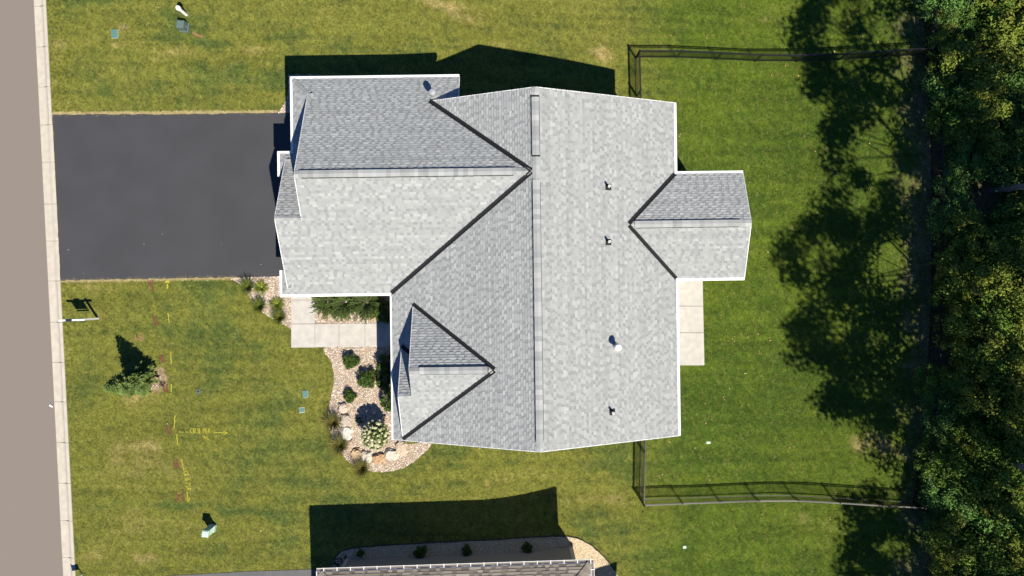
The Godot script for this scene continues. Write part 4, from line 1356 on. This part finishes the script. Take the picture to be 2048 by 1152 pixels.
# ---------------------------------------------------------------- paint on the grass
func paint(called: String, label: String, strokes: Array, w: float, m: Material, group: String):
	var st := mb()
	for s in strokes:
		for i in s.size() - 1:
			var a: Vector2 = s[i]
			var b: Vector2 = s[i + 1]
			var n: int = max(1, ceili(a.distance_to(b) / 0.09))
			var d := (b - a).normalized()
			var sd := Vector2(-d.y, d.x)
			for k in n:
				if rng.randf() < 0.05: continue
				var p := a.lerp(b, (k - 0.08) / n)
				var q := a.lerp(b, (k + 1.08) / n)
				var w0 := w * rr(0.35, 0.62)
				var w1 := w * rr(0.35, 0.62)
				var j := sd * rr(-0.012, 0.012)
				var c := [p - sd * w0 + j, p + sd * w0 + j, q + sd * w1 + j, q - sd * w1 + j]
				var v := []
				var lf := 0.022 + rr(0.0, 0.004)
				for e in c: v.append(Vector3(e.x, ground(e.x, e.y) + lf, e.y))
				quad(st, v[0], v[1], v[2], v[3])
	var o := build(st, called, m)
	tag(o, label, "paint mark", group)
func pxs(list: Array) -> Array:
	var o := []
	for i in range(0, list.size(), 2): o.append(Vector2((list[i] - 1024) / 36.84, (list[i + 1] - 576) / 36.84))
	return o
# hand-sprayed letters in a unit box (x right, y down)
var glyphs := {
	"C": [[0.9, 0.15, 0.5, 0.0, 0.1, 0.3, 0.1, 0.75, 0.5, 1.0, 0.9, 0.9]],
	"R": [[0.1, 1.0, 0.1, 0.0, 0.75, 0.1, 0.75, 0.45, 0.1, 0.55, 0.9, 1.0]],
	"1": [[0.15, 0.05, 0.15, 0.45]], "/": [[0.85, 0.0, 0.1, 1.0]],
	"2": [[0.55, 0.6, 0.95, 0.6, 0.6, 1.0, 1.0, 1.0]],
	"P": [[0.1, 1.0, 0.1, 0.0, 0.8, 0.1, 0.8, 0.45, 0.1, 0.55]],
	"L": [[0.15, 0.0, 0.15, 1.0, 0.85, 1.0]],
	"A": [[0.05, 1.0, 0.5, 0.0, 0.95, 1.0], [0.25, 0.6, 0.75, 0.6]],
	"S": [[0.8, 0.1, 0.3, 0.0, 0.15, 0.35, 0.8, 0.6, 0.7, 1.0, 0.1, 0.95]]}
func letters(words: Array, org: Vector2, ux: Vector2, uy: Vector2) -> Array:
	var o := []
	for w in words:
		for s in glyphs[w[0]]:
			var l := []
			for i in range(0, s.size(), 2): l.append(org + ux * (w[1] + s[i] * w[2]) + uy * s[i + 1])
			o.append(l)
	return o
func make_marks():
	rng.seed = 12
	var rg := "red utility paint marks across the front lawn"
	var yg := "yellow utility paint marks across the front lawn"
	var pair := "pair of short red paint lines sprayed on the front lawn"
	paint("red_mark", "red paint mark with a blotched head at the driveway edge", [pxs([295, 562, 307, 562.5]), pxs([296, 565, 306, 565]), pxs([300, 566, 303, 575]), pxs([304, 566, 306.5, 582])], 0.12, M.red_paint, rg)
	paint("red_mark", pair, [pxs([306, 633, 310, 650]), pxs([312, 632, 316, 650])], 0.10, M.red_paint, rg)
	paint("red_mark", "faint pinkish brown H shaped paint mark on the lawn near the spruce", [pxs([271, 669, 272, 682]), pxs([286, 667, 287, 681]), pxs([272, 675, 278, 679, 286, 676])], 0.07, M.pink_paint, rg)
	paint("red_mark", pair, [pxs([321, 711, 325, 726]), pxs([326, 710, 329, 725])], 0.10, M.red_paint, rg)
	paint("red_mark", pair, [pxs([327, 769, 330, 785]), pxs([333.5, 769, 335, 786])], 0.09, M.red_paint, rg)
	paint("red_mark", "red U shaped paint mark beside the yellow sideways arrow", [pxs([333, 853, 337, 867]), pxs([341, 852, 342, 867]), pxs([337, 867.5, 342, 867])], 0.10, M.red_paint, rg)
	paint("red_mark", "red H shaped paint mark beside a yellow line", [pxs([348, 920, 351, 937]), pxs([355, 919, 356, 937]), pxs([348, 928, 356, 928])], 0.10, M.red_paint, rg)
	paint("red_mark", "red double arrow paint mark beside the yellow arrow's head", [pxs([354, 982, 355, 1001]), pxs([366, 983, 367, 1001]), pxs([352, 996, 354.5, 1002, 357, 997]), pxs([364, 996, 366.5, 1002, 369, 997]), pxs([355, 993, 366, 989])], 0.08, M.red_paint, rg)
	paint("red_mark", "red paint smear on the lawn beside the utility cabinet", [pxs([386, 66, 396, 70]), pxs([388, 68, 406, 74])], 0.12, M.pink_paint, "")
	paint("yellow_mark", "short yellow paint arrow pointing at the driveway", [pxs([335.5, 562, 335.3, 577]), pxs([331, 565, 335.5, 561, 339, 565])], 0.075, M.yellow_paint, yg)
	var yd := "single short yellow paint line on the front lawn"
	for l in [[336.5, 626, 338, 636, 339, 646], [341.5, 704, 343.5, 727], [343, 768, 343, 789], [350.5, 831, 349, 856], [354, 868, 356, 889]]:
		paint("yellow_mark", yd, [pxs(l)], 0.046, M.yellow_paint, yg)
	var s := 1.0 / 36.84
	var words := [["C", 0.0, 0.9], ["R", 1.0, 0.9], ["1", 2.4, 0.9], ["/", 2.4, 0.9], ["2", 2.4, 0.9], ["P", 4.2, 0.8], ["L", 5.1, 0.7], ["A", 5.8, 0.9]]
	var st1 := letters(words, Vector2((381 - 1024) * s, (856.5 - 576) * s), Vector2(6.0 * s, 0), Vector2(0, 9.5 * s))
	st1.append_array(letters([["S", 0.0, 0.8], ["L", 1.0, 0.8]], Vector2((407 - 1024) * s, (872 - 576) * s), Vector2(6.5 * s, 0), Vector2(0, 5.5 * s)))
	st1.append(pxs([358, 863.5, 377, 864]))
	st1.append(pxs([425, 864, 455, 865.5]))
	st1.append(pxs([448, 861.5, 455.5, 865.5, 448, 869]))
	paint("yellow_lettering", "yellow sprayed line with letters and an arrow pointing at the house", st1, 0.034, M.yellow_paint, yg)
	var st2 := letters(words, Vector2((376.5 - 1024) * s, (941 - 576) * s), Vector2(1.0 * s, 5.7 * s), Vector2(-9.0 * s, 1.0 * s))
	st2.append(pxs([364, 918, 368, 939]))
	st2.append(pxs([374.5, 982, 376.5, 1003]))
	st2.append(pxs([372, 996, 377, 1003, 380, 995]))
	paint("yellow_lettering", "yellow sprayed line with letters running along the street and an arrow", st2, 0.034, M.yellow_paint, yg)

# ---------------------------------------------------------------- grass and leaf litter
func covered(p: Vector2) -> bool:
	if p.x < kerb_x(p.y) + 0.74: return true
	if Geometry2D.is_point_in_polygon(p, drive_poly): return true
	for w in walk_polys:
		if Geometry2D.is_point_in_polygon(p, w): return true
	for w in bed_polys:
		if Geometry2D.is_point_in_polygon(p, w): return true
	if p.x > -10.2 and p.x < 7.5 and p.y > -8.5 and p.y < 6.8: return true
	return false
func make_grass():
	rng.seed = 4141
	var L := Leaves.new()
	for i in 9:
		var a := rr(0, TAU)
		var d := Vector3(cos(a), rr(0.35, 1.2), sin(a)).normalized()
		L.blade(Vector3(rr(-0.07, 0.07), -0.01, rr(-0.07, 0.07)), d, rr(0.06, 0.11), 0.022, 0.35, Color.WHITE)
	var xf := []
	var cl := []
	while xf.size() < GRASS:
		var x := rr(-24.0, 24.5)
		var z := rr(-16.6, 16.6)
		if covered(Vector2(x, z)): continue
		if x > 22.0 and rng.randf() < (x - 22.0) * 0.5: continue
		if soil_at(x, z) > 0.4 and rng.randf() < 0.85: continue
		xf.append(Transform3D(Basis(Vector3.UP, rr(0, TAU)).scaled(Vector3.ONE * rr(0.5, 1.15)), Vector3(x, ground(x, z), z)))
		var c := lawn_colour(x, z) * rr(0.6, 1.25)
		if rng.randf() < 0.08: c = c.lerp(Color(0.34, 0.28, 0.10), 0.45)
		c.a = 1.0
		cl.append(c)
	# straw coloured fringe where the mower misses the edge of the asphalt
	for seg in [[-24.917, -9.446, -12.703, -9.527], [-24.483, -0.38, -15.037, -0.556]]:
		for i in 1300:
			var t := rng.randf()
			var x := lerpf(seg[0], seg[2], t)
			var z := lerpf(seg[1], seg[3], t) + rr(-0.05, 0.03)
			xf.append(Transform3D(Basis(Vector3.UP, rr(0, TAU)).scaled(Vector3.ONE * rr(0.5, 0.95)), Vector3(x, 0.01, z)))
			cl.append(Color(0.42, 0.35, 0.17) * rr(0.6, 1.2))
	var mm := MultiMesh.new()
	mm.transform_format = MultiMesh.TRANSFORM_3D
	mm.use_colors = true
	mm.mesh = L.mesh()
	mm.instance_count = xf.size()
	for i in xf.size():
		mm.set_instance_transform(i, xf[i])
		mm.set_instance_color(i, cl[i])
	var o := MultiMeshInstance3D.new()
	o.name = "grass"
	o.multimesh = mm
	o.material_override = M.grass
	add_child(o)
	tag(o, "short mown grass blades of the lawn", "grass", "", "stuff")
func make_litter():
	rng.seed = 64
	var L := Leaves.new()
	for i in 150:
		var x := rr(8.0, 24.0)
		var z := rr(-16.0, 16.0)
		if rng.randf() < 0.25: x = rr(-22.0, 24.0)
		if covered(Vector2(x, z)): continue
		var n := 1 if rng.randf() < 0.7 else 3
		for k in n:
			var p := Vector3(x + rr(-0.12, 0.12), 0, z + rr(-0.12, 0.12))
			L.leaf(on_ground(p, 0.05), Vector3(rr(-1, 1), rr(-0.1, 0.2), rr(-1, 1)).normalized(), (Vector3.UP + rdir() * 0.4).normalized(), rr(0.05, 0.13), rr(0.04, 0.09), Color(0.42, 0.31, 0.15) * rr(0.6, 1.3))
	for i in 14:
		var x := rr(-24.5, -13.5)
		var z := rr(-9.2, -0.8)
		if i > 6:
			x = rr(-28.0, -25.5)
			z = rr(-15.5, 15.5)
			if x > kerb_x(z) - 0.3: continue
		L.leaf(Vector3(x, 0.045 if i <= 6 else 0.02, z), Vector3(rr(-1, 1), 0.05, rr(-1, 1)).normalized(), Vector3.UP, rr(0.03, 0.08), rr(0.02, 0.05), Color(0.5, 0.46, 0.40) * rr(0.5, 1.3))
	tag(mi(L.mesh(), "fallen_leaves", M.leaf, self), "scattered dry tan leaves on the lawn and paving", "leaves", "", "stuff")

func _ready():
	n_low.seed = 4; n_low.frequency = 0.11; n_low.fractal_octaves = 3
	n_mid.seed = 9; n_mid.frequency = 0.45; n_mid.fractal_octaves = 3
	n_fine.seed = 14; n_fine.frequency = 2.2; n_fine.fractal_octaves = 2
	rng.seed = 20240
	make_view()
	make_materials()
	make_ground()
	make_paving()
	make_house()
	make_neighbour()
	make_fences()
	make_beds()
	make_woods()
	make_objects()
	make_marks()
	make_litter()
	make_grass()
